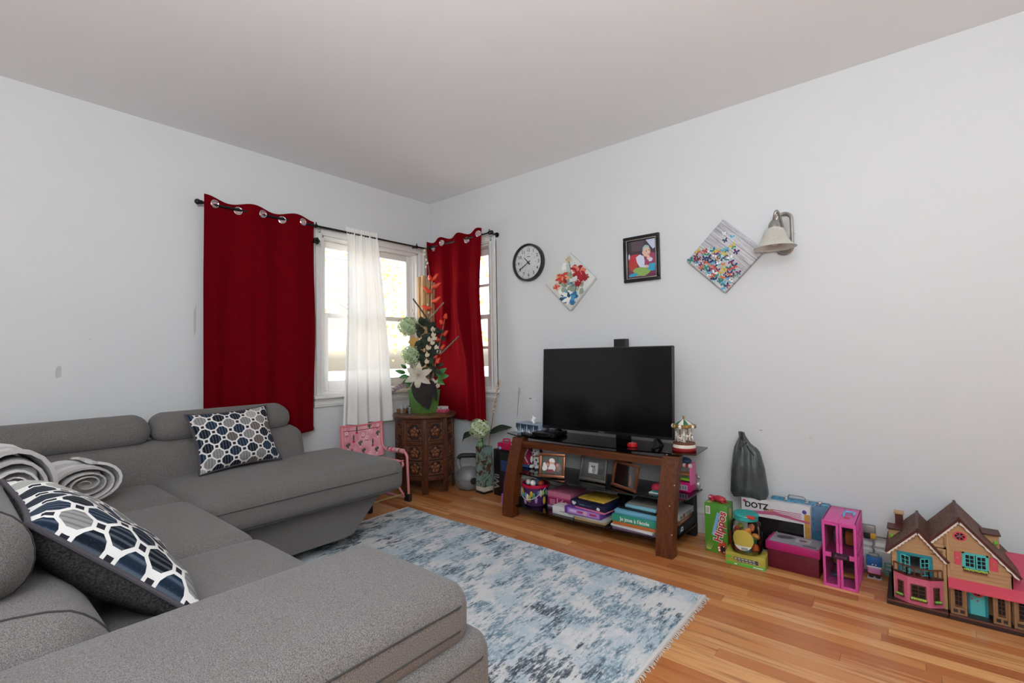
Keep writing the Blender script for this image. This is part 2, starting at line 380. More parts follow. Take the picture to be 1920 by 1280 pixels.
# ---- windows
def glass_mat():
    m = bpy.data.materials.new('window_glass'); m.use_nodes = True; t = m.node_tree; t.nodes.clear(); o = t.nodes.new('ShaderNodeOutputMaterial'); x = t.nodes.new('ShaderNodeMixShader')
    a = t.nodes.new('ShaderNodeBsdfTransparent'); g = t.nodes.new('ShaderNodeBsdfGlossy'); g.inputs['Roughness'].default_value = .02; f = t.nodes.new('ShaderNodeFresnel'); f.inputs[0].default_value = 1.35
    t.links.new(f.outputs[0], x.inputs[0]); t.links.new(a.outputs[0], x.inputs[1]); t.links.new(g.outputs[0], x.inputs[2]); t.links.new(x.outputs[0], o.inputs[0]); return m
GLASS = glass_mat()
WPAINT = plain('#dddbd7', .4, var=.05, scale=20)
def window(name, u0, u1, z0, z1, zm, wall, munt=False):
    """double-hung window; wall 'L' = wall_left (u is y), 'R' = wall_right (u is x); d is the distance into the room"""
    def bx(mb, a, b, d0, d1, e0, e1, bev=.003):
        if wall == 'L': mb.box(d0, d1, a, b, e0, e1, bev)
        else: mb.box(a, b, -d1, -d0, e0, e1, bev)
        return mb
    root = bpy.data.objects.new(name, None); COL.objects.link(root); root['kind'] = 'structure'; root.empty_display_size = .05
    c = MB(); w = .072
    for k, (off, dd) in enumerate(((0, .014), (.010, .020), (.046, .026), (.060, .020))):      # stepped casing profile
        e = (w, .052, .030, .012)[k]
        bx(c, u0-off-e if off == 0 else u0-off-.012, u0-off, 0, dd, z0-.02, z1+off+.012); bx(c, u1+off, u1+off+e if off == 0 else u1+off+.012, 0, dd, z0-.02, z1+off+.012)
        bx(c, u0-off-.012, u1+off+.012, 0, dd, z1+off, z1+off+(e if off == 0 else .012))
    c.build('casing', WPAINT, root, 40)
    s = MB(); bx(s, u0-.085, u1+.085, -.02, .055, z0-.045, z0-.018, .008); s.build('stool', WPAINT, root)
    s = MB(); bx(s, u0-.07, u1+.07, 0, .018, z0-.105, z0-.045); bx(s, u0-.07, u1+.07, 0, .026, z0-.062, z0-.045); bx(s, u0-.07, u1+.07, 0, .023, z0-.092, z0-.080); s.build('apron', WPAINT, root)
    j = MB(); t = .018
    bx(j, u0, u0+t, -th, 0, z0, z1); bx(j, u1-t, u1, -th, 0, z0, z1); bx(j, u0, u1, -th, 0, z1-t, z1); bx(j, u0, u1, -th, .002, z0-.019, z0+.004)
    for q in (-.035, -.075): bx(j, u0+t, u0+t+.012, q-.004, q+.004, z0, z1, 0); bx(j, u1-t-.012, u1-t, q-.004, q+.004, z0, z1, 0)
    j.build('jamb', WPAINT, root)
    a, b = u0+t+.002, u1-t-.002
    for nm, d, e0, e1, bot, top in (('upper_sash', -.092, zm-.02, z1-t-.002, .036, .05), ('lower_sash', -.052, z0+.006, zm+.018, .075, .036)):
        s = MB(); st = .05
        bx(s, a, a+st, d-.016, d+.016, e0, e1); bx(s, b-st, b, d-.016, d+.016, e0, e1); bx(s, a+st, b-st, d-.016, d+.016, e0, e0+bot); bx(s, a+st, b-st, d-.016, d+.016, e1-top, e1)
        so = s.build(nm, WPAINT, root)
        if munt:
            m = MB(); zz = (e0+bot+e1-top)/2; bx(m, a+st, b-st, d-.012, d+.012, zz-.011, zz+.011); m.build('muntin', WPAINT, so)
            m = MB(); uu = (a+b)/2; bx(m, uu-.011, uu+.011, d-.012, d+.012, e0+bot, e1-top); m.build('muntin', WPAINT, so)
        p = MB(); bx(p, a+st-.004, b-st+.004, d-.002, d+.002, e0+bot-.004, e1-top+.004, 0); p.build('pane', GLASS, so, 0)
    l = MB(); uc = (u0+u1)/2; bx(l, uc-.028, uc+.028, -.036, -.012, zm+.018, zm+.034, .004); l.build('sash_lock', plain('#b9a77c', .3, .8), root)
    l = MB(); bx(l, u0+.21, u0+.25, -.036, -.022, z0+.02, z0+.04, .004); l.build('sash_lift', CREAM, root)
    return root
window('window_1', -1.045, -.14, .80, 1.965, 1.375, 'L')
window('window_2', .12, .735, .80, 1.965, 1.375, 'R', True)

# ---- outdoors, seen small and blown out through the panes
struct('ground_outside', MB().box(-60, -th-.3, -50, 60, -.8, -.7), plain('#b9b6a6', .9, scale=2, var=.1)); struct('ground_garden', MB().box(-th-.3, 50, th+.3, 60, -.8, -.7), plain('#c4b896', .9, scale=2, var=.15))
BARK = plain('#8a7f78', .9, scale=20, var=.2)
def leaf_mat(name, a, b):
    t = T(name, .7, 0, .2); n = t.noise(t.tc(), 5, 2); t.set('Base Color', t.mix(n, a, b)); t.set('Subsurface Weight', 0.0); return t.m
LF1 = leaf_mat('yellow_leaves', '#d9b878', '#c99a5c'); LF2 = leaf_mat('orange_leaves', '#cf9a66', '#d0b078'); LF3 = leaf_mat('green_leaves', '#a3ab80', '#c9bd84')
def tree(name, x, y, h, spread, mat, label, seed, n=1500, leafsize=.16):
    g = random.Random(seed); r = thing(name, label, 'tree', (x, y, -.7), 0, 'trees outside the windows'); t = MB(); tips = []
    t.tube([(0, 0, 0), (.05, .04, h*.3), (-.04, .06, h*.6), (.03, 0, h*.92)], [.13, .1, .06, .02], 8)
    b = MB()
    for i in range(16):
        z = h*g.uniform(.28, .85); a = g.uniform(0, 2*pi); L = spread*g.uniform(.5, 1)
        p = [(0, 0, z), (cos(a)*L*.5, sin(a)*L*.5, z+L*.25), (cos(a)*L, sin(a)*L, z+L*.55)]; b.tube(p, [.04, .025, .008], 5); tips.append(p[2]); tips.append(p[1])
    t.build('trunk', BARK, r); b.build('branches', BARK, r)
    f = MB()
    for i in range(n):
        c = g.choice(tips); s = spread*.38; p = Vector((c[0]+g.gauss(0, s), c[1]+g.gauss(0, s), c[2]+g.gauss(0, s*.7)))
        e = Euler((g.uniform(0, 6), g.uniform(0, 6), g.uniform(0, 6))).to_matrix(); q = leafsize*g.uniform(.6, 1.2)
        f.add([tuple(p+e @ Vector(k)) for k in ((-q/2, 0, 0), (0, -q/3, 0), (q/2, 0, 0), (0, q/3, q*.1))], [(0, 1, 2, 3)])
    o = f.build('foliage', mat, r, 0); o['kind'] = 'stuff'; return r
tree('maple_tree', -7.5, 6.2, 6.2, 1.8, LF1, 'yellow autumn tree outside the left-wall window, close to the street', 1)
tree('maple_tree', -13, 8.0, 8.5, 2.6, LF2, 'large orange autumn tree far behind the left-wall window', 2)
tree('maple_tree', -5.2, 13.6, 7.5, 2.2, LF3, 'green and yellow tree standing right of the orange tree outdoors', 3)
tree('maple_tree', -2.0, 5.5, 6.0, 2.0, LF2, 'orange autumn tree right outside the smaller corner window', 4, 2600, .12)
tree('maple_tree', 1.2, 9.5, 7.0, 2.4, LF1, 'yellow autumn tree farther out behind the smaller corner window', 5, 2200, .15)
r = thing('neighbour_house', 'pale house with a low gable roof across the street, behind the sheer curtain', 'house', (-20, 4.5, -.7))
MB().box(-3, 3, -4, 4, 0, 3.4).build('wall', plain('#d6d3ce', .8), r, 0)
MB().prism([(-4.5, 3.4), (4.5, 3.4), (0, 5.6)], -3.3, 3.3, 'x').build('roof', plain('#b3b0ae', .9), r, 0)
for yy in (-2.4, 0, 2.4):
    w_ = MB().box(2.98, 3.06, yy-.5, yy+.5, 1.2, 2.6).build('window', WPAINT, r, 0); MB().box(3.05, 3.08, yy-.42, yy+.42, 1.28, 2.52).build('pane', plain('#4c5560', .1), w_, 0)
POLEM = plain('#a39c96', .9)
r = thing('utility_pole', 'grey wooden utility pole with crossarm across the street', 'pole', (-10.5, 4.3, -.7))
MB().lathe([(.13, 0), (.11, 7.8)], 10).build('pole', POLEM, r); MB().box(-.06, .06, -1.1, 1.1, 6.6, 6.75).build('crossarm', POLEM, r); MB().lathe([(.17, 5.6), (.17, 6.3)], 10, (.25, 0, 0)).build('transformer', GREY, r)
for k, (z, dy) in enumerate(((6.1, -1.0), (6.1, 1.0), (4.9, 0.0))):
    P = [(-10.5-.2*0+(i-8)*.0, 4.3+dy+(i-6)*2.2, z-.7+.012*(i-6)**2*1.2) for i in range(13)]
    one('power_line', MB().tube(P, .022, 5), plain('#8c8c90', .6), ['upper power line on the window side of the pole across the street', 'upper power line on the far side of the pole across the street', 'lower thick cable strung along the poles across the street'][k], 'cable')

# ---- rug
def rug_mat():
    t = T('distressed_rug', .95, 0, .1); p = t.tc(); x, y, z = t.sep(p)
    q = t.comb(x, y*.22, 0.); st = t.noise(q, 46, 5, .70, .25); st2 = t.noise(t.comb(x*1.6, y*.5, 3.), 75, 4, .65); big = t.noise(t.comb(x*.8, y, 0.), 2.6, 4, .6, .4); mid = t.noise(t.comb(x, y*.6, 7.), 9, 5, .68); fine = t.noise(p, 300, 3, .7)
    light = t.mix(t.noise(p, 6, 3).step(.42, .6), '#d6d4d2', '#b5c2c9'); dark = t.mix(st2.step(.42, .6), '#484c54', '#7a838a'); blue = t.mix(st2.step(.4, .6), '#6d8491', '#a3b5be')
    c = t.mix((mid*.55+st*.45).step(.47, .55), light, blue); c = t.mix((big*.40+st*.34+mid*.26).step(.53, .565), c, dark); c = t.mix(st2.step(.57, .63)*.8, c, '#dcdad8')
    c = t.mix(fine.step(.4, .7)*.22, c, '#6a6e73'); t.set('Base Color', c); t.bump(fine*.6+st, .5, .003); return t.m
r = thing('area_rug', 'distressed blue grey and white area rug with pale fringe in front of the sofa', 'rug', (1.63, -1.56, 0))
def rugfn(u, v): return (-1.0+2.0*u, -.80+1.60*v, .011+.0012*sin(u*23+v*7)+.001*sin(v*31-u*9))
MB().sheet(rugfn, 50, 40, .010).build('pile', rug_mat(), r, 60)
FR = plain('#cfcbc6', .95, scale=200, var=.1)
MB().box(.992, 1.008, -.80, .80, .001, .0145, .004).build('binding', FR, r); MB().box(-1.008, -.992, -.80, .80, .001, .0145, .004).build('binding', FR, r)
f = MB(); g = random.Random(4)
for s in (-1, 1):
    for i in range(150):
        yy = -.795+1.59*i/149+g.uniform(-.003, .003); L = g.uniform(.008, .02); f.tube([(s*1.006, yy, .008), (s*(1.006+L*.6), yy+g.uniform(-.004, .004), .006), (s*(1.006+L), yy+g.uniform(-.008, .008), .002)], .0016, 4)
for i in range(190):
    xx = -.99+1.98*i/189; L = g.uniform(.003, .008); f.tube([(xx, .798, .009), (xx+g.uniform(-.003, .003), .80+L, .004)], .0018, 4)
o = f.build('fringe', FR, r); o['kind'] = 'stuff'

# ---- curtains and rods
def velvet(name, a, b):
    t = T(name, .9, 0, .04); p = t.tc(); n = t.noise(p, 14, 4, .6); f = t.noise(p, 500, 2); t.set('Base Color', t.mix(n, a, b)); t.set('Sheen Weight', .7); t.set('Sheen Roughness', .35); t.set('Sheen Tint', lin('#d00014')); t.bump(n+f*.4, .25, .002); return t.m
RED = velvet('red_velvet', '#58010a', '#72030f')
RODM = plain('#121212', .4, .3)
def curtain_rod(name, label, P0, P1, finial, brackets, wall):
    r = thing(name, label, 'curtain rod', P0); d = Vector(P1)-Vector(P0); MB().tube([(0, 0, 0), tuple(d*.55)], .0085, 10).build('rod', RODM, r); MB().tube([tuple(d*.5), tuple(d)], .0068, 10).build('inner_rod', RODM, r)
    u = d.normalized()
    for e in finial:
        c = d*e; f = MB(); f.ball(tuple(c+u*(.012 if e > .5 else -.012)), .017); f.tube([tuple(c-u*.012), tuple(c+u*.012)], .013, 10); f.build('finial', RODM, r)
    for e in brackets:
        c = d*e; n = Vector((-1, 0, 0)) if wall == 'L' else Vector((0, 1, 0)); wd = .069 if wall == 'L' else .094; b = MB(); b.tube([tuple(c), tuple(c+n*wd)], .006, 8); b.tube([tuple(c+n*(wd-.009)), tuple(c+n*wd)], .02, 10); b.tube([tuple(c-u*.006), tuple(c+u*.006)], .014, 10); b.tube([tuple(c+Vector((0, 0, .01))), tuple(c+Vector((0, 0, .028)))], .004, 6); b.build('bracket', RODM, r)
    return r
curtain_rod('curtain_rod', 'black curtain rod above the wide left-wall window, holding the sheer', (.07, -1.862, 2.005), (.07, -.085, 2.005), (0, 1), (.415, .93), 'L')
curtain_rod('curtain_rod', 'short black curtain rod above the corner window on the television wall', (.105, -.095, 2.01), (.83, -.095, 2.016), (0, 1), (.985,), 'R')
def red_curtain(label, wall, ua, ub, za, zb, grom, folds, amp, flare=0., seed=1, d0=.072, curl=0., dmin=.03, press=0.):
    """velvet panel hung on ring eyelets; ua..ub along the wall at the top, d0 = distance of the rod from the wall"""
    base = (d0, ua, zb) if wall == 'L' else (ua, -d0, zb)
    r = thing('red_curtain', label, 'curtain', (0, 0, 0)); g = random.Random(seed); ph = [g.uniform(0, 6) for _ in range(4)]
    def fn(u, v):
        z = zb+(za-zb)*(1-v)*1.0 if False else za+(zb-za)*v
        k = 1-v
        d = d0+amp*(.35+.65*k**.6)*(sin(2*pi*folds*u+ph[0])+.35*sin(4*pi*folds*u+ph[1])*min(1, 3*k))+.016*min(1, 3*k)*math.tanh(40*(u-.475))+.012*k*sin(5*u+ph[1])+.010*sin(2*pi*(folds*.5)*u+ph[2])*k
        w = ua+(ub-ua)*u+flare*k**2.2*u+.006*sin(9*v+ph[3])*u
        d = max(d, dmin)+curl*k**6*u**3; pz = press*min(1, max(0, (k-.45)*4))*min(1, max(0, (.78-u)*5)); d = d*(1-pz)+.0605*pz
        z += .012*sin(2*pi*folds*u+ph[0])*(.4+v)*.8+(.02*k**8*sin(4*u+ph[1]))
        return (d, w, z) if wall == 'L' else (w, -d, z)
    MB().sheet(fn, 70, 36, .004).build('panel', RED, r, 60)
    hm = MB(); hm.tube([fn(i/60, .012) for i in range(61)], .005, 6); hm.build('hem', RED, r)
    for i, u in enumerate(grom):
        z = 2.005 if wall == 'L' else 2.012; v = (z-za)/(zb-za); c = Vector(fn(u, v)); a = Vector(fn(min(1, u+.012), v))-Vector(fn(max(0, u-.012), v)); b = Vector(fn(u, min(1, v+.01)))-Vector(fn(u, v-.01)); n = a.cross(b).normalized(); a.normalize(); b = n.cross(a)
        for off in (1, -1):
            m = MB(); m.tube([tuple(c+n*(.003*off-.002)+(a*cos(t)+b*sin(t))*.0215) for t in [2*pi*q/20 for q in range(20)]], .0055, 8, True)
            if off == 1: e = m.build('eyelet', CHROME, r)
        hole = MB(); hole.tube([tuple(c+n*.0016), tuple(c-n*.0058)], .0185, 16); hole.build('eyelet_opening', plain('#b58f90', .6), r)
    return r
red_curtain('wide red velvet curtain on eyelets, drawn beside the left-wall window behind the sofa', 'L', -1.842, -1.138, .53, 2.046, (.085, .28, .49, .675, .875), 2.5, .026, seed=3, flare=-.008)
red_curtain('narrow red velvet curtain on eyelets covering the corner window beside the clock', 'R', .075, .735, .545, 2.062, (.10, .31, .735, .965), 3.0, .034, flare=.085, seed=9, d0=.098, curl=.02, dmin=.062, press=1.)
def sheer_mat():
    m = bpy.data.materials.new('white_sheer'); m.use_nodes = True; t = m.node_tree; t.nodes.clear(); o = t.nodes.new('ShaderNodeOutputMaterial'); d = t.nodes.new('ShaderNodeBsdfDiffuse'); tr = t.nodes.new('ShaderNodeBsdfTranslucent'); x = t.nodes.new('ShaderNodeMixShader'); y = t.nodes.new('ShaderNodeMixShader'); tp = t.nodes.new('ShaderNodeBsdfTransparent')
    w = t.nodes.new('ShaderNodeTexNoise'); w.inputs['Scale'].default_value = 90; rr = t.nodes.new('ShaderNodeMapRange'); rr.inputs[3].default_value = .015; rr.inputs[4].default_value = .05
    d.inputs[0].default_value = lin('#f0eeea'); tr.inputs[0].default_value = lin('#efece4'); x.inputs[0].default_value = .15
    t.links.new(w.outputs[0], rr.inputs[0]); t.links.new(rr.outputs[0], y.inputs[0]); t.links.new(d.outputs[0], x.inputs[1]); t.links.new(tr.outputs[0], x.inputs[2]); t.links.new(x.outputs[0], y.inputs[1]); t.links.new(tp.outputs[0], y.inputs[2]); t.links.new(y.outputs[0], o.inputs[0]); return m
SHEER = sheer_mat()
r = thing('sheer_curtain', 'white sheer curtain panel gathered on the rod in front of the wide window', 'curtain', (0, 0, 0))
def sh(u, v):
    k = 1-v; ya = -.886-.062*k; yb = -.612+.098*k**.8; w = u+.02*sin(8*u+3*v)
    d = .070+.022*min(1, k*2.2)+(.006+.020*k**.5)*sin(2*pi*4.2*u+.8+.6*sin(4*u))+.004*sin(2*pi*11*u+1.5)*(.3+v)
    return (max(d, .03+.036*min(1, k*2.2)), ya+(yb-ya)*w, .545+1.468*v+.006*sin(13*u)*k)
MB().sheet(sh, 110, 40).build('panel', SHEER, r, 60)
def sh2(u, v): return (.072+.010*sin(2*pi*13*u)*(.4+.6*v), -.888+.278*u, 2.0+.045*v+.004*sin(40*u)*v)
MB().sheet(sh2, 110, 5).build('gathered_heading', SHEER, r, 60)
# black flower-shaped tieback knob clipped at the curtain's edge
r = thing('tieback_knob', 'black flower-shaped tieback knob at the edge of the wide red curtain', 'tieback', (.115, -1.150, 1.885))
k = MB(); k.tube([(-.10, 0, 0), (0, 0, 0)], .007, 8); k.build('stem', RODM, r)
for i in range(5): MB().ball((.006, .014*cos(2*pi*i/5), .014*sin(2*pi*i/5)), (.012, .012, .012), 10, 7).build('petal', RODM, r)
# ================================================================== sofa
def fabric(name, a, b, c, sc=1.0):
    t = T(name, .92, 0, .15); p = t.tc(); f = t.noise(p, 1000*sc, 3, .75); w = t.noise(p, 520*sc, 2, .6); big = t.noise(p, 5, 3)
    k = t.mix((f*.6+w*.4).step(.36, .64), a, b); k = t.mix(big*.35, k, c); t.set('Base Color', k); t.set('Sheen Weight', .12); t.bump(f*.5+w, .4, .0010); return t.m
SOFA = fabric('grey_upholstery', '#393634', '#908b88', '#5c5855'); SEAM = plain('#3a3836', .9)
S = thing('sectional_sofa', 'large grey fabric corner sofa with chaise and adjustable headrests', 'sofa', (0, 0, 0))
def sp(name, parent=S, **k): pass
# run along wall_left with the chaise
mb = MB(); mb.prism([(-2.95, .075), (-1.44, .075), (-1.385, .085), (-1.205, .27), (-1.205, .295), (-2.95, .295)], .14, .95, 'x'); mb.build('chaise_base', SOFA, S, 30)
ch = MB().soft(.30, 1.05, -2.165, -1.105, .275, .452, .055, .012, 11).build('chaise_cushion', SOFA, S, 80)
MB().tube([(1.051, -2.10, .385), (1.054, -1.65, .388), (1.051, -1.16, .385), (1.02, -1.108, .385), (.40, -1.104, .385)], .0018, 6).build('seam', SEAM, ch)
MB().tube([(1.051, -2.10, .300), (1.053, -1.65, .299), (1.05, -1.17, .300)], .0018, 6).build('seam', SEAM, ch)
# back along wall_left: upholstered wedge plus two headrests
def wedge(mb, y0, y1, pts, n=14, r=.05):
    """cushion with the (x,z) outline pts swept from y0 to y1 with pillowed ends"""
    m = len(pts); cx = sum(p[0] for p in pts)/m; cz = sum(p[1] for p in pts)/m; vs = []; fs = []; st = [0, .12, .35, .7, 1]; rows = []
    L = y1-y0
    for i in range(n+1):
        t = i/n; e = min(t, 1-t)*L; k = 1 if e >= r else sqrt(max(0., 1-((r-e)/r)**2))*.45+.55
        rows.append((y0+L*t, k))
    ys = []
    ends = [(0, .55), (.12*r, .70), (.35*r, .83), (.7*r, .95), (r, 1.)]
    prof = [(y0+a, k) for a, k in ends]+[(y0+r+(L-2*r)*i/8, 1.) for i in range(1, 8)]+[(y1-a, k) for a, k in reversed(ends)]
    for y, k in prof:
        q = r*(1-k)/.45*1.0
        for x, z in pts:
            d = Vector((x-cx, z-cz)); l = d.length; d = d*((l-q*.9)/l); vs.append((cx+d.x, y, cz+d.y))
    R_ = len(prof)
    for i in range(R_-1):
        for j in range(m): fs.append((i*m+j, i*m+(j+1) % m, (i+1)*m+(j+1) % m, (i+1)*m+j))
    fs.append(tuple(range(m-1, -1, -1))); fs.append(tuple((R_-1)*m+j for j in range(m))); mb.add(vs, fs); return mb
def smooth_out(pts, it=2):
    for _ in range(it):
        q = []
        for i in range(len(pts)):
            a, b = pts[i], pts[(i+1) % len(pts)]; q += [(a[0]*.75+b[0]*.25, a[1]*.75+b[1]*.25), (a[0]*.25+b[0]*.75, a[1]*.25+b[1]*.75)]
        pts = q
    return pts
backp = smooth_out([(.135, .25), (.42, .25), (.43, .44), (.385, .585), (.33, .635), (.135, .63)])
headp = smooth_out([(.13, .615), (.30, .605), (.345, .66), (.32, .745), (.24, .775), (.14, .765)])
mb = wedge(MB(), -2.95, -1.375, backp); mb.build('back_cushion', SOFA, S, 70)
for a, b in ((-2.78, -2.152), (-2.142, -1.425)):
    hd = wedge(MB(), a, b, headp, r=.06).build('headrest', SOFA, S, 70)
    MB().tube([(.340, b-.03, .64), (.343, b-.10, .632), (.343, a+.06, .632)], .0016, 6).build('seam', SEAM, hd)
# corner run towards the camera: three seat cushions, back, one headrest
for i, (a, b) in enumerate(((.40, .885), (.893, 1.59), (1.598, 2.275))):
    c = MB().soft(a, b, -2.72, -2.15+(.004*i), .27, .448+.004*(i > 0), .06, .016, 11).build('seat_cushion', SOFA, S, 80)
MB().box(.30, 2.26, -2.93, -2.19, .075, .285, .02).build('seat_base', SOFA, S)
xb = Matrix.Rotation(-pi/2, 4, 'Z')
bp = smooth_out([(-3.0, .22), (-2.655, .30), (-2.625, .46), (-2.675, .575), (-2.745, .625), (-3.0, .63)])
hp = smooth_out([(-3.02, .62), (-2.80, .605), (-2.745, .66), (-2.765, .76), (-2.86, .805), (-3.0, .79)])
def wedge_x(x0, x1, pts, r):
    m = MB(); w = wedge(MB(), x0, x1, pts, r=r); m.add([(v[1], v[0], v[2]) for v in w.v], [tuple(reversed(f)) for f in w.f]); return m
bo = wedge_x(.45, 2.262, bp, .07).build('back_cushion', SOFA, S, 70)
_c = (-2.80, .44); MB().tube([(2.186, _c[0]+(y-_c[0])*1.006, _c[1]+(z-_c[1])*1.006) for y, z in bp if z > .36 and y > -2.97], .0022, 6).build('seam', SEAM, bo)
ho = wedge_x(1.42, 2.13, hp, .07).build('headrest', SOFA, S, 70)
MB().tube([(2.055, -2.88+(y+2.88)*1.008, .70+(z-.70)*1.008) for y, z in hp if y > -2.97], .002, 6).build('seam', SEAM, ho)
# arm: padded slab on a lower block
ab = MB().soft(2.265, 2.665, -3.0, -2.125, .075, .485, .045, .004, 11).build('arm_base', SOFA, S, 80)
MB().tube([(2.31, -2.1255, .442), (2.62, -2.1255, .442), (2.650, -2.138, .442), (2.6655, -2.172, .442), (2.6655, -2.95, .442)], .0016, 6).build('seam', SEAM, ab)
ap = MB().soft(2.262, 2.648, -3.0, -2.165, .462, .592, .05, .012, 13).build('arm_pad', SOFA, S, 80)
MB().tube([(2.30, -2.1655, .548), (2.60, -2.1655, .548), (2.632, -2.182, .550), (2.6482, -2.215, .5535), (2.6485, -2.30, .555), (2.6485, -2.95, .556)], .0016, 6).build('seam', SEAM, ap)
MB().tube([(2.30, -2.1655, .508), (2.60, -2.1655, .508), (2.632, -2.182, .508), (2.6482, -2.215, .508), (2.6485, -2.30, .509), (2.6485, -2.95, .509)], .0016, 6).build('seam', SEAM, ap)
LEG = plain('#8a8882', .35, .8)
for x, y in ((.82, -1.43), (.14, -1.45), (.82, -2.08), (2.56, -2.25), (.95, -2.25)): MB().lathe([(.022, .0125), (.024, .02), (.024, .08)], 14, (x, y, 0)).build('leg', LEG, S)

# ---- patterned cushions
def octagons():
    t = T('octagon_jacquard', .85, 0, .15); u, v, _ = t.sep(t.tc('UV')); N = 4.9; sx, sy = u*N*1.0, v*N*.86
    def cell(ax, ay):
        fx = (sx+ax).fract()-.5; fy = (sy+ay).fract()-.5; a, b = fx.abs(), fy.abs()
        d = a.max(b).max((a+b)*.7071*1.04); idx = t.white(t.comb((sx+ax).floor(), (sy+ay).floor(), ax*7.+3.)); return d, idx, fx, fy
    d1, i1, x1, y1 = cell(0., 0.); d2, i2, x2, y2 = cell(.5, .5); first = d1.lt(d2)
    d = d1.min(d2); n = t.mix(first, t.comb(i2, i2, i2), t.comb(i1, i1, i1)); k = V(t.t, n.k)
    kk = t.sep(k)[0]
    base = t.ramp(kk, [(0, '#141b28'), (.24, '#1c2c3f'), (.42, '#0e1118'), (.52, '#8e8b88'), (.66, '#6d6259'), (.80, '#b4b0aa'), (.90, '#1c2c3f')], 'CONSTANT')
    rib = ((u*N*38).sin()*.5+.5); col = t.mix(rib.step(.45, .95)*.22, base, '#8f99a6'); col = t.mix(rib.step(.45, .05)*.35, col, '#0b0c10'); col = t.mix(t.noise(t.comb(u*14, v, 0.), 60, 2).step(.6, .8)*.2, col, '#c9c6c2')
    out = t.mix(d.gt(.318), col, '#e2dfdb'); out = t.mix(d.gt(.412), out, '#2a2530')
    t.set('Base Color', out); f = t.noise(t.tc('UV'), 160, 2); t.bump(rib*.5+f, .4, .001); return t.m
OCT = octagons()
def chenille():
    t = T('charcoal_chenille', .95, 0, .1); p = t.tc(); x, y, z = t.sep(p); n = t.noise(t.comb(x*14, y*60, z*60), 4, 4, .65); t.set('Base Color', t.mix(n.step(.3, .7), '#222121', '#4e4c4b')); t.bump(n, .5, .002); return t.m
CHEN = chenille()
def cushion(name, label, O, U, Vv, puff, sag=0., grp=None):
    """square scatter cushion; O = corner, U and Vv = edge vectors, front = U x V side"""
    U, Vv, O = Vector(U), Vector(Vv), Vector(O); n = U.cross(Vv).normalized(); r = thing(name, label, 'pillow', O, 0, grp)
    def prof(u, v): return max(0, (1-abs(2*u-1)**3.2)*(1-abs(2*v-1)**3.2))**.55
    def inset(u, v): return U*u+Vv*v+(U*(.5-u))*.10*(1-abs(2*v-1)**2)*abs(2*u-1)**3+(Vv*(.5-v))*.10*(1-abs(2*u-1)**2)*abs(2*v-1)**3-n*sag*(4*v*(1-v))
    def wr(u, v): return .006*sin(11*u+5*v)*sin(9*v)*prof(u, v)
    MB().sheet(lambda u, v: tuple(inset(u, v)+n*(puff*prof(u, v)+wr(u, v))), 26, 26).build('front_panel', OCT, r, 80)
    MB().sheet(lambda u, v: tuple(inset(1-u, v)-n*(puff*prof(1-u, v)*.95+wr(u, v))), 26, 26).build('back_panel', CHEN, r, 80)
    E = [(i/16, 0) for i in range(16)]+[(1, i/16) for i in range(16)]+[(1-i/16, 1) for i in range(16)]+[(0, 1-i/16) for i in range(16)]
    MB().tube([tuple(inset(a, b)) for a, b in E], .0055, 8, True).build('piping', plain('#4c474d', .95, scale=300, var=.2), r); return r
cushion('throw_pillow', 'throw pillow with navy and grey octagons leaning on the chaise backrest', (.535, -2.005, .462), (-.02, .425, .012), (-.155, -.020, .300), .062, grp='octagon pattern throw pillows')
cushion('throw_pillow', 'throw pillow with charcoal back and octagon front, nearest the camera by the sofa arm', (1.63+.46, -2.475, .455), (-.47, -.005, .012), (-.055, -.285, .285), .075, grp='octagon pattern throw pillows')

# ---- rolled fleece blankets
def fleece():
    t = T('plaid_fleece', .95, 0, .1); p = t.tc(); x, y, z = t.sep(p); n = t.noise(p, 300, 3, .7); b = t.noise(p, 6, 3)
    st = ((x*7.).fract().gt(.55)); c = t.mix(st, '#dad6d4', '#b5afac'); c = t.mix(b*.25, c, '#aaa5a2'); c = t.mix(n*.25, c, '#e0dcda'); t.set('Base Color', c); t.set('Sheen Weight', .3); t.bump(n+b, .5, .003); return t.m
FLE = fleece()
def roll(name, label, c, rx, rz, L, rot, turns=4.2, th_=.011, seed=1):
    g = random.Random(seed); r = thing(name, label, 'blanket', c, rot); n = 90; vs = []; fs = []
    def sp_(t, o): a = 2*pi*turns*t; k = .10+.90*t; return (k*cos(a)*(rx-o)+0., k*sin(a)*(rz-o))
    seg = 8
    for o in (0, th_):
        for i in range(n+1):
            t = i/n; y, z = sp_(t, o)
            for s in range(seg+1):
                q = s/seg; vs.append((-L*q+.006*sin(t*19+seed)*(1 if q < .5 else -1)+.004*sin(7*q+t*5), y*(1-.04*q), z*(1-.05*q)+.004*sin(9*q+t*8)))
    K = seg+1; M_ = (n+1)*K
    for i in range(n):
        for s in range(seg):
            a, b, c_, d = i*K+s, (i+1)*K+s, (i+1)*K+s+1, i*K+s+1; fs += [(a, b, c_, d), (M_+d, M_+c_, M_+b, M_+a)]
        fs += [(i*K, M_+i*K, M_+(i+1)*K, (i+1)*K), (i*K+seg, (i+1)*K+seg, M_+(i+1)*K+seg, M_+i*K+seg)]
    for s in range(seg): fs += [(s, s+1, M_+s+1, M_+s), (n*K+s, M_+n*K+s, M_+n*K+s+1, n*K+s+1)]
    MB().add(vs, fs).build('rolled_fleece', FLE, r, 70); MB().at((0, 0, 0)).box(-L*.93, -.03, -rx*.55, rx*.55, -rz*.55, rz*.55, .03).build('inner_fold', FLE, r); return r
roll('fleece_blanket', 'white and grey plaid fleece blanket rolled up on the corner seat', (.76, -2.475, .552), .125, .088, .30, rad(8), seed=2)
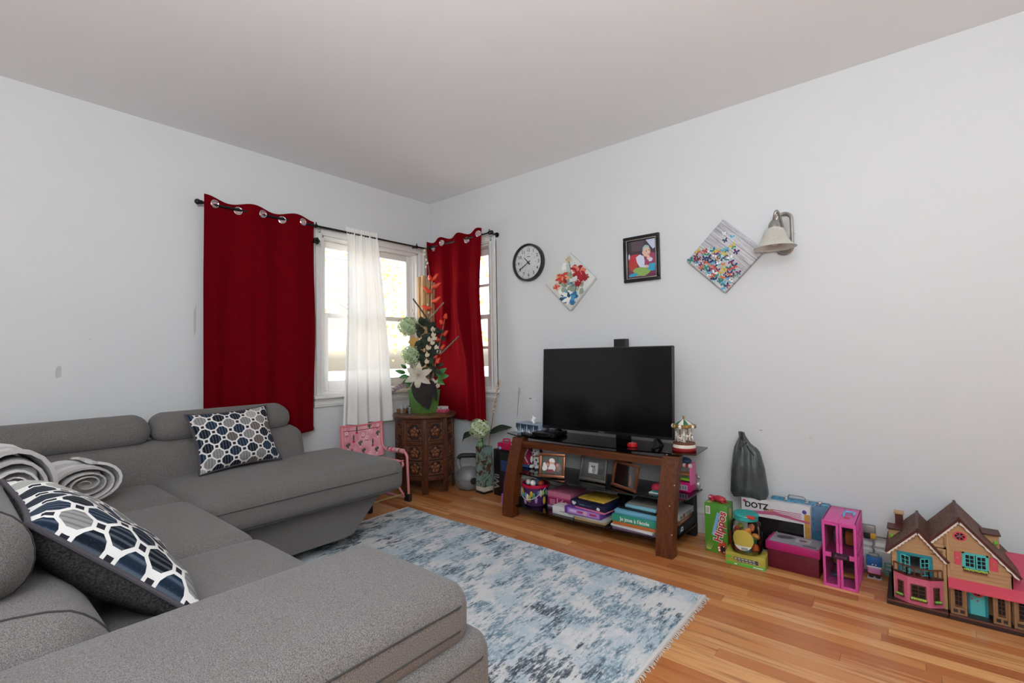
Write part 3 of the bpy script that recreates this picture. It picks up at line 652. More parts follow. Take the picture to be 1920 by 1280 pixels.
roll('fleece_blanket', 'larger pale fleece blanket roll standing against the sofa back at the left edge', (1.08, -2.70, .622), .118, .150, .38, rad(5), 4.6, .014, 5)

# ================================================================== things on the television wall
# ---- clock
r = thing('wall_clock', 'round black wall clock with white dial reading about ten forty', 'clock', (1.145, -.001, 1.746)); cx, cz = 0, 0
def ring_y(mb, prof, seg=48):
    """lathe about the y axis; prof is (radius, y)"""
    w = MB().lathe([(a, b) for a, b in prof], seg); mb.add([(v[0], v[2], v[1]) for v in w.v], [tuple(f) for f in w.f]); return mb
ring_y(MB(), [(.001, 0), (.138, 0), (.141, -.004), (.141, -.036), (.138, -.042), (.131, -.042), (.126, -.036), (.126, -.018)]).build('case', plain('#26282b', .4), r)
ring_y(MB(), [(.127, -.010), (.127, -.020), (.001, -.020)]).build('dial', plain('#e6e6e2', .5, var=.02), r)
MK = plain('#1b1b1c', .5)
tk = MB()
for i in range(60):
    a = 2*pi*i/60; w, r0 = (.0016, .117) if i % 5 else (.0026, .112)
    u = Vector((sin(a), 0, cos(a))); p = Vector((cos(a), 0, -sin(a))); q = [u*r0-p*w, u*r0+p*w, u*.1215+p*w, u*.1215-p*w]; tk.add([(k.x, -.0204, k.z) for k in q], [(0, 1, 2, 3)])
tk.build('minute_marks', MK, r, 0)
for i in range(1, 13):
    a = 2*pi*i/12; text('numeral', str(i), .034, MK, r, face_y(.094*sin(a), -.0203, .094*cos(a)), .0002, .0004)
    text('inner_numeral', str(i+12), .012, plain('#7a7a7c', .6), r, face_y(.066*sin(a), -.0203, .066*cos(a)), .0001)
def hand(nm, ang, L, w, y):
    u = Vector((sin(ang), 0, cos(ang))); p = Vector((cos(ang), 0, -sin(ang))); m = MB(); q = [u*-.022-p*w*1.2, u*-.022+p*w*1.2, u*L+p*w*.6, u*L-p*w*.6]; m.add([(k.x, y, k.z) for k in q]+[(k.x, y-.0012, k.z) for k in q], [(0, 1, 2, 3), (7, 6, 5, 4), (0, 4, 5, 1), (1, 5, 6, 2), (2, 6, 7, 3), (3, 7, 4, 0)]); m.build(nm, MK, r, 0)
hand('hour_hand', rad(-43), .058, .0042, -.0225); hand('minute_hand', rad(-121), .098, .0028, -.0255); hand('second_hand', rad(-119), .1, .0008, -.028)
ring_y(MB(), [(.007, -.02), (.007, -.03), (.001, -.03)], 14).build('hub', MK, r)
decal('maker_mark', [(rect(-.016, .016, -.0025, .0025), 0)], [MK], r, face_y(.002, -.0203, .045))
ring_y(MB(), [(.126, -.034), (.001, -.036)]).build('lens', GLASS, r)

# ---- square canvases hung on a corner
def canvas(name, label, c, half, depth, edge):
    r = thing(name, label, 'painting', c); m = MB(); m.at(rot=(0, rad(45), 0)); m.box(-half, half, -depth, 0, -half, half, .003); return r, m
r, m = canvas('flower_canvas', 'small square canvas of red and blue flowers, hung on its corner beside the clock', (1.515, -.001, 1.563), .146, .034, 0)
m.build('canvas', plain('#cfd0cb', .8, scale=25, var=.08, bump=.1), r)
PAL = ['#8f1d1a', '#c1432f', '#a5132c', '#d9a46a', '#2f6f98', '#4a93b8', '#1d4766', '#8d9a86', '#e8e6e0', '#4a4d45', '#d97f6a', '#b7bfb6']; PM = [plain(c, .75, scale=120, var=.3) for c in PAL]
g = random.Random(21); sh_ = []
def flower(cx, cy, R, cols, n=26, sq=.75, up=0):
    for i in range(n):
        a = g.uniform(0, 2*pi); d = R*g.uniform(.1, .62); px, py = cx+d*cos(a), cy+d*sin(a)*sq; w = R*g.uniform(.22, .38); L = R*g.uniform(.35, .6)
        pts = []
        for k in range(9):
            t = 2*pi*k/9; x0, y0 = L*cos(t)*.7, w*sin(t)*.6*(1+.3*g.uniform(-1, 1)); pts.append((px+x0*cos(a)-y0*sin(a), py+(x0*sin(a)+y0*cos(a))*sq))
        sh_.append((pts, g.choice(cols)))
for i in range(26): q = g.uniform(-1, 1), g.uniform(-1, 1); sh_.append((blob(q[0]*.08, q[1]*.09, .018, .02, 9, .4, g), g.choice((8, 11, 7))))
for (x0, y0, x1, y1) in ((-.035, .03, -.02, -.09), (.06, .05, .03, -.1), (.0, .12, .015, .03), (.08, .02, .05, -.06)): sh_.append(([(x0-.0015, y0), (x0+.0015, y0), (x1+.002, y1), (x1-.002, y1)], 9))
flower(-.045, .028, .058, (0, 1, 1, 3, 10)); flower(-.085, -.025, .03, (1, 10, 3)); flower(.055, .055, .06, (0, 2, 2, 10)); flower(.085, .012, .045, (2, 0, 2)); flower(.055, -.02, .03, (0, 2)); flower(.0, -.095, .068, (4, 5, 6, 4, 8), 40, .8); flower(.0, .125, .025, (3, 7, 11)); flower(.02, -.02, .025, (7, 11, 4)); flower(-.02, -.055, .02, (7, 5))
lim = .19
sh_ = [([(max(-lim, min(lim, a)), max(-(lim-abs(max(-lim, min(lim, a)))), min(lim-abs(max(-lim, min(lim, a))), b))) for a, b in P], k) for P, k in sh_]
sh_ = [([(a*1.28, b*1.22) for a, b in P], k) for P, k in sh_]; lim = .2035
sh_ = [([(max(-lim, min(lim, a)), max(-(lim-abs(max(-lim, min(lim, a)))), min(lim-abs(max(-lim, min(lim, a))), b))) for a, b in P], k) for P, k in sh_]
pf = decal('painted_flowers', sh_, PM, r, face_y(0, -.034, 0), .0004); pf['kind'] = 'stuff'
r, m = canvas('butterfly_canvas', 'larger square canvas of butterflies on grey boards, hung on its corner by the lamp', (2.545, -.001, 1.590), .148, .030, 0)
def boards():
    t = T('printed_grey_boards', .75, 0, .2); x, y, z = t.sep(t.tc()); a = (x+z)*.7071; b = (z-x)*.7071; n = t.noise(t.comb(a*60, b*5, 0.), 2, 4, .6); row = (a*24.).fract()
    c = t.mix(n.step(.3, .75), '#c4c3c6', '#8f8d93'); c = t.mix(t.noise(t.comb(a*9, b*5, 2.), 1.2, 3).step(.45, .75)*.6, c, '#dcdcdd'); c = t.mix(row.lt(.05), c, '#6d6a6c'); t.set('Base Color', c); return t.m
m.build('canvas', boards(), r)
BC = ['#17335e', '#0f6f74', '#7a1626', '#c0392b', '#d8642c', '#c8b435', '#58a6c4', '#5b2a63', '#1e8a6b', '#e9eef0', '#23264f', '#9fd1d6']; BM = [plain(c, .7, scale=150, var=.25) for c in BC]; g = random.Random(5); sh_ = []
def fly(cx, cy, s, rot, c1, c2):
    for sx in (-1, 1):
        up_ = [(0, .1), (.35, .85), (.95, .95), (1.0, .45), (.55, .05), (.1, -.02)]; lo = [(.05, 0), (.6, -.08), (.75, -.5), (.45, -.85), (.15, -.45)]
        for P, c in ((up_, c1), (lo, c2)): sh_.append(([(cx+s*(sx*a*cos(rot)-b*sin(rot)), cy+s*(sx*a*sin(rot)+b*cos(rot))) for a, b in P], c))
    sh_.append(([(cx+s*(a*cos(rot)-b*sin(rot)), cy+s*(a*sin(rot)+b*cos(rot))) for a, b in ((-.06, .5), (.06, .5), (.05, -.5), (-.05, -.5))], 10))
spots = [(.01, .085, .014, .3, 0, 10), (.045, .098, .014, -.3, 6, 11), (.05, .045, .018, .5, 5, 8), (.065, .012, .017, -.4, 7, 0), (.015, .03, .016, .2, 6, 1), (-.03, .03, .016, .6, 5, 4), (-.075, .04, .016, -.5, 11, 9), (.005, .125, .010, 0, 9, 9), (.035, -.02, .016, .4, 9, 11), (-.185, .0, .018, .4, 1, 8), (-.155, -.005, .018, -.2, 2, 7)]
for i in range(500):
    a = g.uniform(-.18, .09); b = g.uniform(-.19, .05)
    if abs(a)+abs(b) < .186 and b < .03-.75*a-.9*max(0, a) and b > -.22 and len(spots) < 78 and all((a-q[0])**2+(b-q[1])**2 > .00035 for q in spots): spots.append((a, b, g.uniform(.012, .019), g.uniform(-.8, .8), g.randrange(12), g.randrange(12)))
for k, q in enumerate(spots): sh_ = []; fly(*q); decal('printed_butterfly', sh_, BM, r, face_y(0, -.030, 0), .0004+.0002*(k % 5))

# ---- framed photograph of a baby
r = thing('photo_frame', 'black framed colour photo of a crawling baby on the wall', 'picture frame', (2.043, -.001, 1.650)); tilt = rad(-.6)
BLK = plain('#100f10', .3, var=.15)
def frame_bars(mb, w, h, b, y0, y1, bev=.003):
    mb.box(-w, w, y0, y1, h-b, h, bev); mb.box(-w, w, y0, y1, -h, -h+b, bev); mb.box(-w, -w+b, y0, y1, -h+b, h-b, bev); mb.box(w-b, w, y0, y1, -h+b, h-b, bev); return mb
frame_bars(MB(), .121, .146, .021, -.022, 0, .004).build('frame', BLK, r)
frame_bars(MB(), .101, .126, .005, -.019, -.004, .001).build('silver_liner', plain('#c9c4b8', .25, .9), r); frame_bars(MB(), .097, .122, .006, -.012, -.004, .001).build('inner_lip', BLK, r)
MB().box(-.095, .095, -.006, -.003, -.12, .12).build('print_backing', plain('#4a3f4a', .6), r)
P = ['#3a2f38', '#5a4a52', '#c22a3c', '#d8dcea', '#e6bfa8', '#9fc7c4', '#7b2f55', '#2aa3c4', '#8fb35a', '#b83a2a', '#57423c', '#c7cbe0', '#2a2228', '#a13a63']; PM = [plain(c, .45, scale=90, var=.15) for c in P]
sh_ = [(rect(-.091, .091, .02, .116), 0), (rect(-.07, .02, .05, .116), 1), (rect(-.091, .091, -.116, .022), 6), (blob(-.06, -.035, .035, .04, 12, .2), 9), (blob(.06, -.02, .04, .05, 12, .2), 13), (blob(.0, -.085, .06, .03, 14, .2), 8), (blob(.065, -.06, .028, .03, 9, .3), 7), (blob(-.06, -.10, .03, .012), 7),
       ([(.028, .116), (.091, .116), (.091, .060), (.075, .052), (.050, .085)], 11), (blob(-.045, .006, .046, .028, 16, .08), 2), (blob(-.086, .02, .006, .02, 9, .1), 3), ([(-.04, .012), (-.012, .028), (.014, .012), (.020, -.018), (.016, -.058), (-.016, -.052), (-.034, -.018)], 3), ([(-.006, -.050), (.020, -.060), (.046, -.058), (.030, -.044)], 3), (circ(.032, .040, .026, .033, 20), 4), ([(.006, .050), (.010, .072), (.026, .084), (.046, .078), (.054, .062), (.038, .068), (.022, .066), (.012, .048)], 5), (circ(.008, .036, .005, .008), 4),
       (circ(.032, .043, .0035), 12), (circ(.050, .047, .0035), 12), (circ(.046, .022, .005, .003), 9), (blob(.045, .0, .012, .016, 9, .1), 4), (blob(.06, -.012, .014, .014), 3), (blob(.035, -.055, .014, .010), 4)]
decal('baby_photo', sh_, PM, r, face_y(0, -.006, 0), .0002); MB().box(-.092, .092, -.0085, -.0075, -.117, .117).build('glazing', GLASS, r, 0)

# ---- wall sconce
NICK = plain('#a8a5a0', .32, .9, var=.08)
r = thing('wall_sconce', 'brushed nickel wall lamp with bell-shaped frosted glass shade', 'lamp', (2.835, -.001, 1.665))
m = MB(); m.prism([(.026*cos(a)+.012, .070+.026*sin(a)) for a in [pi*i/12 for i in range(13)]]+[(.026*cos(a)+.012, -.070+.026*sin(a)) for a in [pi+pi*i/12 for i in range(13)]], -.006, 0, 'y'); m.build('back_plate', NICK, r, 30); m = MB(); m.tube([(.036*cos(a)+.012, -.020, (.070 if sin(a) > 0 else -.070)+.036*sin(a)) for a in [2*pi*i/32 for i in range(32)]], .009, 8, True); m.build('plate_rim', NICK, r)
m = MB(); m.tube(bez((.012, -.016, -.02), (.012, -.12, .10), (.005, -.18, .13), (-.012, -.135, .045), 16), .0075, 10); m.build('arm', NICK, r)
m = MB(); m.tube([(.028, -.016, -.055), (.028, -.022, -.055)], .005, 8); m.tube([(.03, -.012, -.03), (.06, -.015, -.005)], .0014, 6); m.build('screw', NICK, r)
c = (-.012, -.135, 0)
MB().lathe([(.001, .052), (.012, .052), (.018, .044), (.026, .03), (.03, .012), (.03, .004)], 20, c).build('fitter', NICK, r)
def frost():
    t = T('frosted_shade', .45, 0, .4); n = t.noise(t.tc(), 25, 4, .6, 1.); t.set('Base Color', t.mix(n, '#b7b1a4', '#d8d4c8')); t.set('Transmission Weight', .25); t.set('Subsurface Weight', .2); t.set('Subsurface Radius', (.02, .02, .02)); return t.m
pr = [(.028, .012), (.040, .006), (.050, -.012), (.057, -.035), (.066, -.058), (.082, -.078), (.100, -.090)]
MB().lathe(pr+[(a-.003, b-.001) for a, b in reversed(pr)], 32, c).build('shade', frost(), r)
MB().ball((c[0], c[1], -.045), (.026, .026, .034)).build('bulb', plain('#d9d5ce', .3), r)
# ================================================================== television stand
def wood(name, a, b, sc=(3, 40, 40), rough=.35):
    t = T(name, rough, 0, .45); p = t.tc(); n = t.noise(t.map(p, sc), 2.0, 5, .6, .4); t.set('Base Color', t.mix(n.step(.25, .75), a, b)); t.bump(n, .08, .001); return t.m
STW = wood('walnut_stain_upright', '#47220e', '#6e3a1b', (60, 60, 4)); STR = wood('walnut_stain_rail', '#4a240f', '#703c1c', (4, 60, 60))
BG = T('black_glass', .04, 0, .6).set('Base Color', '#050506').m
st = thing('tv_stand', 'brown wood television stand with black glass shelves', 'tv stand', (1.80, -.25, 0)); O = Vector((1.80, -.25, 0))
def L_(pts): return [(a-1.80, b+.25) for a, b in pts]
for x0 in (1.238, 2.290):
    f = [(-.225, 0), (-.215, .10), (-.198, .20), (-.172, .30), (-.140, .40), (-.100, .494)]; b = [(y+.062, z) for y, z in f]
    m = MB(); m.prism(f+list(reversed(b)), x0-1.80, x0-1.80+.088, 'x'); lg = m.build('leg', STW, st, 30)
g = random.Random(2)
for x, z, yy in ((2.374, .12, -.20), (2.36, .26, -.186), (2.375, .36, -.15), (1.25, .45, -.12)): MB().ball((x-1.80, yy-.012, z), (.0035, .002, .004), 8, 5).build('paint_chip', plain('#c8b9a2', .8), st)
MB().box(1.326-1.80, 2.290-1.80, -.108, -.072, .436, .480, .004).build('front_rail', STR, st)
def shelf(nm, pts, z0, z1): MB().prism(L_(pts), z0, z1, 'z').build(nm, BG, st, 30)
shelf('top_shelf', [(1.150, -.306), (1.25, -.352), (1.45, -.384), (1.80, -.398), (2.15, -.384), (2.35, -.352), (2.455, -.306), (2.440, -.075), (1.165, -.075)], .5045, .512)
shelf('middle_shelf', [(1.20, -.33), (1.30, -.39), (1.80, -.425), (2.30, -.39), (2.405, -.33), (2.405, -.075), (1.20, -.075)], .264, .272)
shelf('lower_shelf', [(1.23, -.40), (1.32, -.44), (1.80, -.465), (2.28, -.44), (2.37, -.40), (2.37, -.075), (1.23, -.075)], .066, .074)
for x in (-.535, .535): MB().box(x-.035, x+.035, .15, .19, 0, .264, .012).build('rear_leg', BLACKM, st)
for x in (-.5, .5): MB().tube([(x, -.07, .495), (x, -.07, .505)], .014, 12).build('shelf_pad', CHROME, st)
MB().box(.078, .166, .155, .195, 0, 1.142, .003).build('mounting_post', BLACK, st); MB().box(.0, .24, .075, .155, .72, .94, .004).build('mounting_plate', BLACKM, st)

# ---- television, leaning back slightly
tv = thing('television', 'large black flat screen television on the stand', 'television', (1.865, -.25, .512)); lean = rad(3.2)
m = MB(); m.at((0, 0, .05), (-lean, 0, 0)); m.box(-.449, .449, -.004, .022, 0, .528, .004); m.box(-.30, .30, .02, .062, .06, .36, .012); m.build('cabinet', plain('#0d0d0e', .4), tv)
m = MB(); m.at((0, 0, .05), (-lean, 0, 0)); m.box(-.441, .441, -.0052, -.003, .016, .521); scr = T('screen_glass', .12, 0, .45).set('Base Color', '#040405').m; m.build('screen', scr, tv, 0)
m = MB(); m.at((0, 0, .05), (-lean, 0, 0)); m.box(-.02, .02, -.006, -.004, .004, .010); m.build('maker_badge', plain('#5d5d60', .4), tv, 0)
for x in (-.335, .345):
    m = MB(); m.tube([(x, .008, .055), (x+.004, -.055, .004)], [.010, .009], 8); m.tube([(x, .012, .055), (x+.004, .085, .004)], [.010, .009], 8); m.tube([(x+.004, -.062, .005), (x+.004, .092, .005)], .006, 8); m.build('foot', BLACK, tv)

# ---- on the top shelf
ZT = .5125
r = thing('tissue_box', 'blue and white tissue box with fir tree print, on the television stand', 'tissue box', (1.305, -.215, ZT), rad(-8))
MB().box(-.11, .11, -.055, .055, 0, .066, .002).build('carton', plain('#8c9bab', .6, scale=40, var=.2), r)
sh_ = [(rect(-.11, .11, 0, .062), 4), (rect(-.11, .11, 0, .014), 1)]+[([(-.105+.021*i-.012, .006), (-.105+.021*i+.012, .006), (-.105+.021*i, .036+.014*(i % 3))], (0, 2, 3)[i % 3]) for i in range(11)]
decal('tree_print', sh_, [plain('#dfe5ea', .7), plain('#c6d0d8', .7), plain('#7f93a6', .7), plain('#aebcc8', .7), plain('#26374c', .7)], r, face_y(0, -.055, 0))
decal('tree_print', [([(-.04+.024*i-.012, .006), (-.04+.024*i+.012, .006), (-.04+.024*i, .045)], i % 2) for i in range(4)], [plain('#dfe5ea', .7), plain('#2c3f55', .7)], r, face_x(.11, 0, 0))
def ts(u, v): return (.01+.05*(u-.5)*(1-.6*v)+.008*sin(9*v), .03*sin(5*u+2*v)*(1-v*.5), .064+.055*v*(1-.5*abs(u-.45)))
MB().sheet(ts, 8, 8, .0008).build('tissue', plain('#efefee', .9, var=.02), r, 80)
r = thing('set_top_box', 'flat black set-top box with red light under the television', 'electronics', (1.475, -.245, ZT), rad(4)); MB().box(-.085, .085, -.095, .08, .002, .030, .004).build('case', BLACK, r); MB().box(-.075, .075, -.097, -.094, .008, .024).build('front_panel', plain('#141416', .15), r)
MB().ball((.05, -.0975, .018), .0025, 8, 6).build('power_light', plain('#d0202a', .3), r)
for x in (-.06, .06): MB().box(x-.01, x+.01, -.08, .06, 0, .003).build('rubber_foot', BLACKM, r)
r = thing('remote_control', 'slim black remote control lying in front of the tissue box', 'remote', (1.34, -.322, ZT), rad(64)); MB().box(-.02, .02, -.065, .065, 0, .014, .005).build('shell', plain('#1b1b1d', .4), r)
for i in range(5): MB().lathe([(.004, 0), (.004, .0015)], 10, (-.008+.016*(i % 2), -.045+.022*i, .014)).build('button', plain('#9aa0a6' if i else '#b3262c', .5), r)
r = thing('tape_ring', 'small glossy red ring lying on the black glass under the television', 'ring', (2.090, -.300, ZT)); MB().lathe([(.023, 0), (.029, .002), (.030, .011), (.028, .020), (.023, .020), (.022, .010), (.023, 0)], 28, cap=False).build('ring', plain('#b5171c', .25), r)
MB().lathe([(.0225, .001), (.0225, .018)], 28, cap=False).build('inner_band', plain('#e08a7c', .3), r)
# carousel music box
CW = plain('#e4ddd0', .4); CR = plain('#8c1a1e', .35); CG = plain('#2d6b46', .4); GOLD = plain('#a57f45', .35, .6)
r = thing('carousel_music_box', 'small carousel music box with white horses and green striped canopy', 'music box', (2.366, -.235, ZT))
MB().lathe([(.062, 0), (.064, .004), (.064, .014), (.060, .018)], 28).build('base', CR, r); MB().lathe([(.060, .018), (.061, .022), (.058, .030), (.057, .036)], 28).build('base_band', CW, r); MB().lathe([(.058, .036), (.059, .038), (.059, .042), (.057, .044)], 28).build('platform', plain('#6d3a2a', .4), r)
MB().lathe([(.010, .044), (.008, .06), (.009, .125)], 16).build('centre_column', CW, r)
for i in range(10):
    a0, a1 = 2*pi*i/10, 2*pi*(i+1)/10; v = []
    for q, z in ((.0, .172), (.030, .156), (.052, .140)): v += [(q*cos(a0), q*sin(a0), z), (q*cos(a1), q*sin(a1), z)]
    MB().add([v[0], v[2], v[3], v[4], v[5]], [(0, 1, 2), (1, 3, 4, 2)]).build('canopy_panel', (CG, CW)[i % 2], r, 0)
    am = (a0+a1)/2; MB().ball((.056*cos(am), .056*sin(am), .132), (.010, .010, .012), 8, 6).build('scallop', (GOLD, CW)[i % 2], r)
MB().lathe([(.054, .126), (.059, .130), (.060, .138), (.054, .143)], 28).build('canopy_rim', GOLD, r); MB().lathe([(.006, .168), (.004, .176), (.007, .182), (.002, .190)], 12).build('finial', GOLD, r)
for i in range(6):
    a = 2*pi*i/6+.4; x, y = .040*cos(a), .040*sin(a); z = .066+.010*(i % 2); tx, ty = -sin(a), cos(a); pz = MB().tube([(x, y, .044), (x, y, .130)], .0016, 6).build('pole', GOLD, r)
    h = MB(); h.at((x, y, z), (0, 0, a+pi/2)); h.ball((0, 0, .008), (.014, .0065, .008), 10, 6); h.tube([(.009, 0, .012), (.015, 0, .024)], [.006, .0045], 7); h.tube([(.014, 0, .025), (.023, 0, .019)], [.0045, .003], 7)
    for lx, lz in ((.009, .016), (-.009, -.014)):
        for s in (-1, 1): h.tube([(lx, s*.004, .004), (lx+.005*s, s*.004, -.006), (lx-.003, s*.004, -.014)], [.003, .0022, .002], 6)
    h.tube([(-.013, 0, .010), (-.020, 0, .002)], [.003, .001], 6); ho_ = h.build('horse', CW, r); q = MB(); q.at((x, y, z), (0, 0, a+pi/2)); q.ball((0, 0, .0135), (.006, .0062, .004), 8, 5); q.build('saddle', CR, ho_)

# ---- middle shelf
ZM = .2725
COPPER = plain('#8f5b41', .3, .75, var=.1); SILV = plain('#77736c', .35, .75, var=.1)
def photo_stand(label, p, q, h, metal, shapes, pm, lean_=rad(13), grp='framed photos on the middle shelf'):
    p, q = Vector(p), Vector(q); w = (q-p).length/2; r = thing('desk_photo_frame', label, 'picture frame', (p+q)/2, math.atan2(q.y-p.y, q.x-p.x), grp); X = Matrix.Translation((0, 0, .001)) @ Matrix.Rotation(-lean_, 4, 'X') @ Matrix.Translation((0, 0, h/2)); b = .017
    def mk(f): m = MB(); m.x = X; f(m); return m
    mk(lambda m: frame_bars(m, w, h/2, b, -.016, 0, .004)).build('frame', metal, r); mk(lambda m: frame_bars(m, w-.012, h/2-.012, .006, -.010, -.002, .001)).build('inner_bead', metal, r)
    mk(lambda m: m.box(-w+.012, w-.012, -.006, -.002, -h/2+.012, h/2-.012)).build('backing', plain('#3c3835', .6), r); decal('photo_print', shapes, pm, r, X @ face_y(0, -.006, 0), .0002)
    mk(lambda m: m.box(-w+.014, w-.014, -.0082, -.0076, -h/2+.014, h/2-.014)).build('glazing', GLASS, r, 0)
    e = MB(); bt = X @ Vector((0, 0, .01)); e.add([(-.02, bt.y+.002, bt.z), (.02, bt.y+.002, bt.z), (.02, h*.42, .001), (-.02, h*.42, .001), (-.02, bt.y+.005, bt.z), (.02, bt.y+.005, bt.z), (.02, h*.42+.004, .001), (-.02, h*.42+.004, .001)], [(0, 1, 2, 3), (7, 6, 5, 4), (0, 4, 5, 1), (1, 5, 6, 2), (2, 6, 7, 3), (3, 7, 4, 0)]); e.build('easel_leg', plain('#2a2624', .7), r, 0); return r
def ppl(seed, cols, skin=(0, 1), n=4, w=.06, back=2):
    g = random.Random(seed); S_ = [(rect(-w-.008, w+.008, -.048, .048), back)]
    for i in range(n):
        x = -w*.75+1.5*w*i/max(1, n-1); y = g.uniform(-.012, .008); S_ += [(blob(x, y-.022, .016, .026, 10, .15, g), g.choice(cols)), (circ(x, y+.012, .008, .010), g.choice(skin)), (blob(x, y+.021, .010, .006, 8, .2, g), g.choice(cols))]
    return S_
pm1 = [plain(c, .5) for c in ('#d9a78c', '#c98f74', '#3c4a38', '#e8e2de', '#7a2430', '#1f5c3c', '#8b6a62', '#efe9e6')]
s1 = [(rect(-.07, .07, -.05, .05), 2), (blob(-.035, .02, .012, .022), 5), (blob(.045, .015, .012, .02), 5), (blob(0, .0, .045, .04, 12, .2), 4), (circ(.0, .012, .017, .02), 0), (blob(.0, .03, .02, .012), 7), (blob(.0, -.015, .022, .026, 12, .2), 3), (blob(-.045, -.01, .018, .024), 3), (circ(-.028, .005, .009, .011), 1), (blob(.045, -.012, .018, .024), 6), (circ(.035, .003, .009, .011), 1), (blob(-.01, -.035, .03, .012), 4)]
photo_stand('copper framed photo of people gathered close, leftmost of the three on the stand', (1.490, -.402, ZM), (1.652, -.345, ZM), .150, COPPER, s1, pm1)
pm2 = [plain(c, .5) for c in ('#8d8d8d', '#b9b9b9', '#4c4c4b', '#d8d8d8', '#2d2d2e')]
photo_stand('silver framed black and white photo, middle of the three on the stand', (1.732, -.298, ZM), (1.917, -.302, ZM), .152, SILV, [(rect(-.08, .08, -.06, .06), 2), (rect(-.035, .03, -.03, .035), 1), (blob(.05, -.015, .018, .02), 4), (blob(-.015, -.008, .013, .02), 3), (blob(.002, -.008, .013, .022), 0), (circ(-.012, .012, .006), 4), (circ(.004, .012, .006), 4)], pm2)
pm3 = [plain(c, .5) for c in ('#e0b59a', '#c98f74', '#2a1a1e', '#c32630', '#e6e2e2', '#2b56b0', '#7a2230', '#d07a3a')]
photo_stand('copper framed group photo, rightmost of the three on the stand', (1.957, -.303, ZM), (2.150, -.384, ZM), .152, COPPER, ppl(8, (3, 4, 5, 6, 7), (0, 1), 5, .055), pm3)
# plush puppy and a felt bag
PW_ = plain('#d9d6d2', .95, scale=200, var=.08); PB = plain('#1c1b1c', .9)
r = thing('plush_puppy', 'white plush puppy with black spots on the middle shelf', 'plush toy', (1.335, -.205, ZM))
MB().ball((0, 0, .048), (.036, .032, .048)).build('body', PW_, r); MB().ball((.002, -.012, .112), (.036, .034, .032)).build('head', PW_, r); MB().ball((.008, -.045, .102), (.018, .016, .014), 10, 7).build('muzzle', PW_, r); MB().ball((.010, -.060, .106), (.006, .005, .005), 8, 6).build('nose', PB, r)
for s in (-1, 1): MB().ball((.034*s, -.006, .112), (.010, .016, .026), 10, 7).build('ear', PB, r); MB().ball((.012*s+.003, -.043, .120), .0045, 8, 6).build('eye', PB, r); MB().ball((.022*s, -.036, .014), (.015, .024, .013), 10, 7).build('foot', PW_, r); MB().ball((.036*s, -.016, .055), (.011, .014, .026), 10, 7).build('arm', PW_, r)
for x, y, z in ((.012, -.031, .06), (-.018, -.027, .04), (.022, -.024, .035), (-.015, -.044, .125)): MB().ball((x, y, z), (.007, .004, .008), 8, 6).build('spot', PB, r)
MB().tube([(.03*cos(a), -.006+.028*sin(a), .086) for a in [2*pi*i/16 for i in range(16)]], .004, 6, True).build('collar', plain('#b3202c', .6), r)
r = thing('pink_toy_bag', 'raspberry pink toy bag with grey trim beside the plush puppy', 'toy bag', (1.255, -.215, ZM)); MB().prism([(-.035, .02), (.035, .02), (.030, .13), (-.030, .13)], -.03, .03, 'y').build('body', plain('#b01d48', .7), r)
for s in (-1, 1): MB().tube([(.034*s, -.031, .022), (.0, -.032, .075), (.030*s, -.031, .128)], .005, 6).build('strap', plain('#b9b4b6', .7), r)
MB().box(-.038, .038, -.034, .034, 0, .022, .006).build('bottom_panel', plain('#274f86', .6), r); MB().box(-.034, .034, -.036, -.03, .024, .036, .002).build('red_band', plain('#c31f2c', .6), r)
r = thing('toy_hat', 'small crimson toy hat lying by the right stand leg', 'toy', (2.235, -.30, ZM)); MB().lathe([(.034, 0), (.034, .006), (.030, .018), (.018, .028), (.001, .031)], 20, (0, 0, .022)).build('crown', plain('#b11f3e', .6), r); MB().box(-.04, .02, -.03, .03, 0, .006, .002).build('white_card', plain('#d9e2e4', .6), r); MB().box(-.02, .03, -.025, .025, .006, .022, .004).build('teal_block', plain('#3f8f96', .5), r)
# pink toy shop counter at the end of the shelf
PK = plain('#c4196a', .35); PKL = plain('#d86a9c', .35)
r = thing('toy_shop_stand', 'pink toy shop stand with striped awning at the right end of the middle shelf', 'toy', (2.335, -.155, ZM), rad(-2))
MB().box(-.045, .045, -.04, .04, 0, .052, .004).build('counter', PK, r); MB().box(-.034, .030, -.0415, -.039, .010, .038).build('price_panel', plain('#b9b9bd', .5), r)
for i in range(4): MB().box(-.03+.015*i, -.02+.015*i, -.0425, -.041, .014, .034).build('print_mark', plain('#77788a', .6), r)
for s in (-1, 1): MB().box(.045*s-.005, .045*s+.005, -.036, .036, .04, .160, .003).build('side_post', PKL, r)
MB().box(-.04, .04, -.03, .03, .060, .072, .003).build('green_tray', plain('#7cb32e', .4), r); MB().box(-.04, .04, -.03, .03, .092, .100, .003).build('orange_tray', plain('#b06a34', .45), r)
for i in range(6): MB().tube([(-.040+.016*i, -.036, .148), (-.026+.016*i, -.036, .148)], .011, 10).build('awning_stripe', (plain('#c02330', .5), plain('#e6dfdc', .5))[i % 2], r)
MB().ball((0, 0, .165), (.042, .03, .02)).build('awning_top', plain('#35506e', .5), r)
r = thing('silver_figurine', 'small silver unicorn-like figurine behind the toy shop stand', 'figurine', (2.385, -.100, ZM)); SL = plain('#a9a4a8', .3, .4); MB().ball((0, 0, .025), (.020, .014, .022)).build('body', SL, r); MB().tube([(.002, 0, .04), (.004, 0, .062)], [.009, .007], 8).build('neck', SL, r); MB().ball((.008, -.004, .070), (.013, .009, .010), 10, 7).build('head', SL, r); MB().ball((-.004, 0, .078), (.010, .008, .009), 8, 6).build('mane', plain('#9c6a8a', .5), r)
for x in (-.009, .009): MB().tube([(x, 0, .015), (x, 0, 0)], .005, 6).build('leg', SL, r)

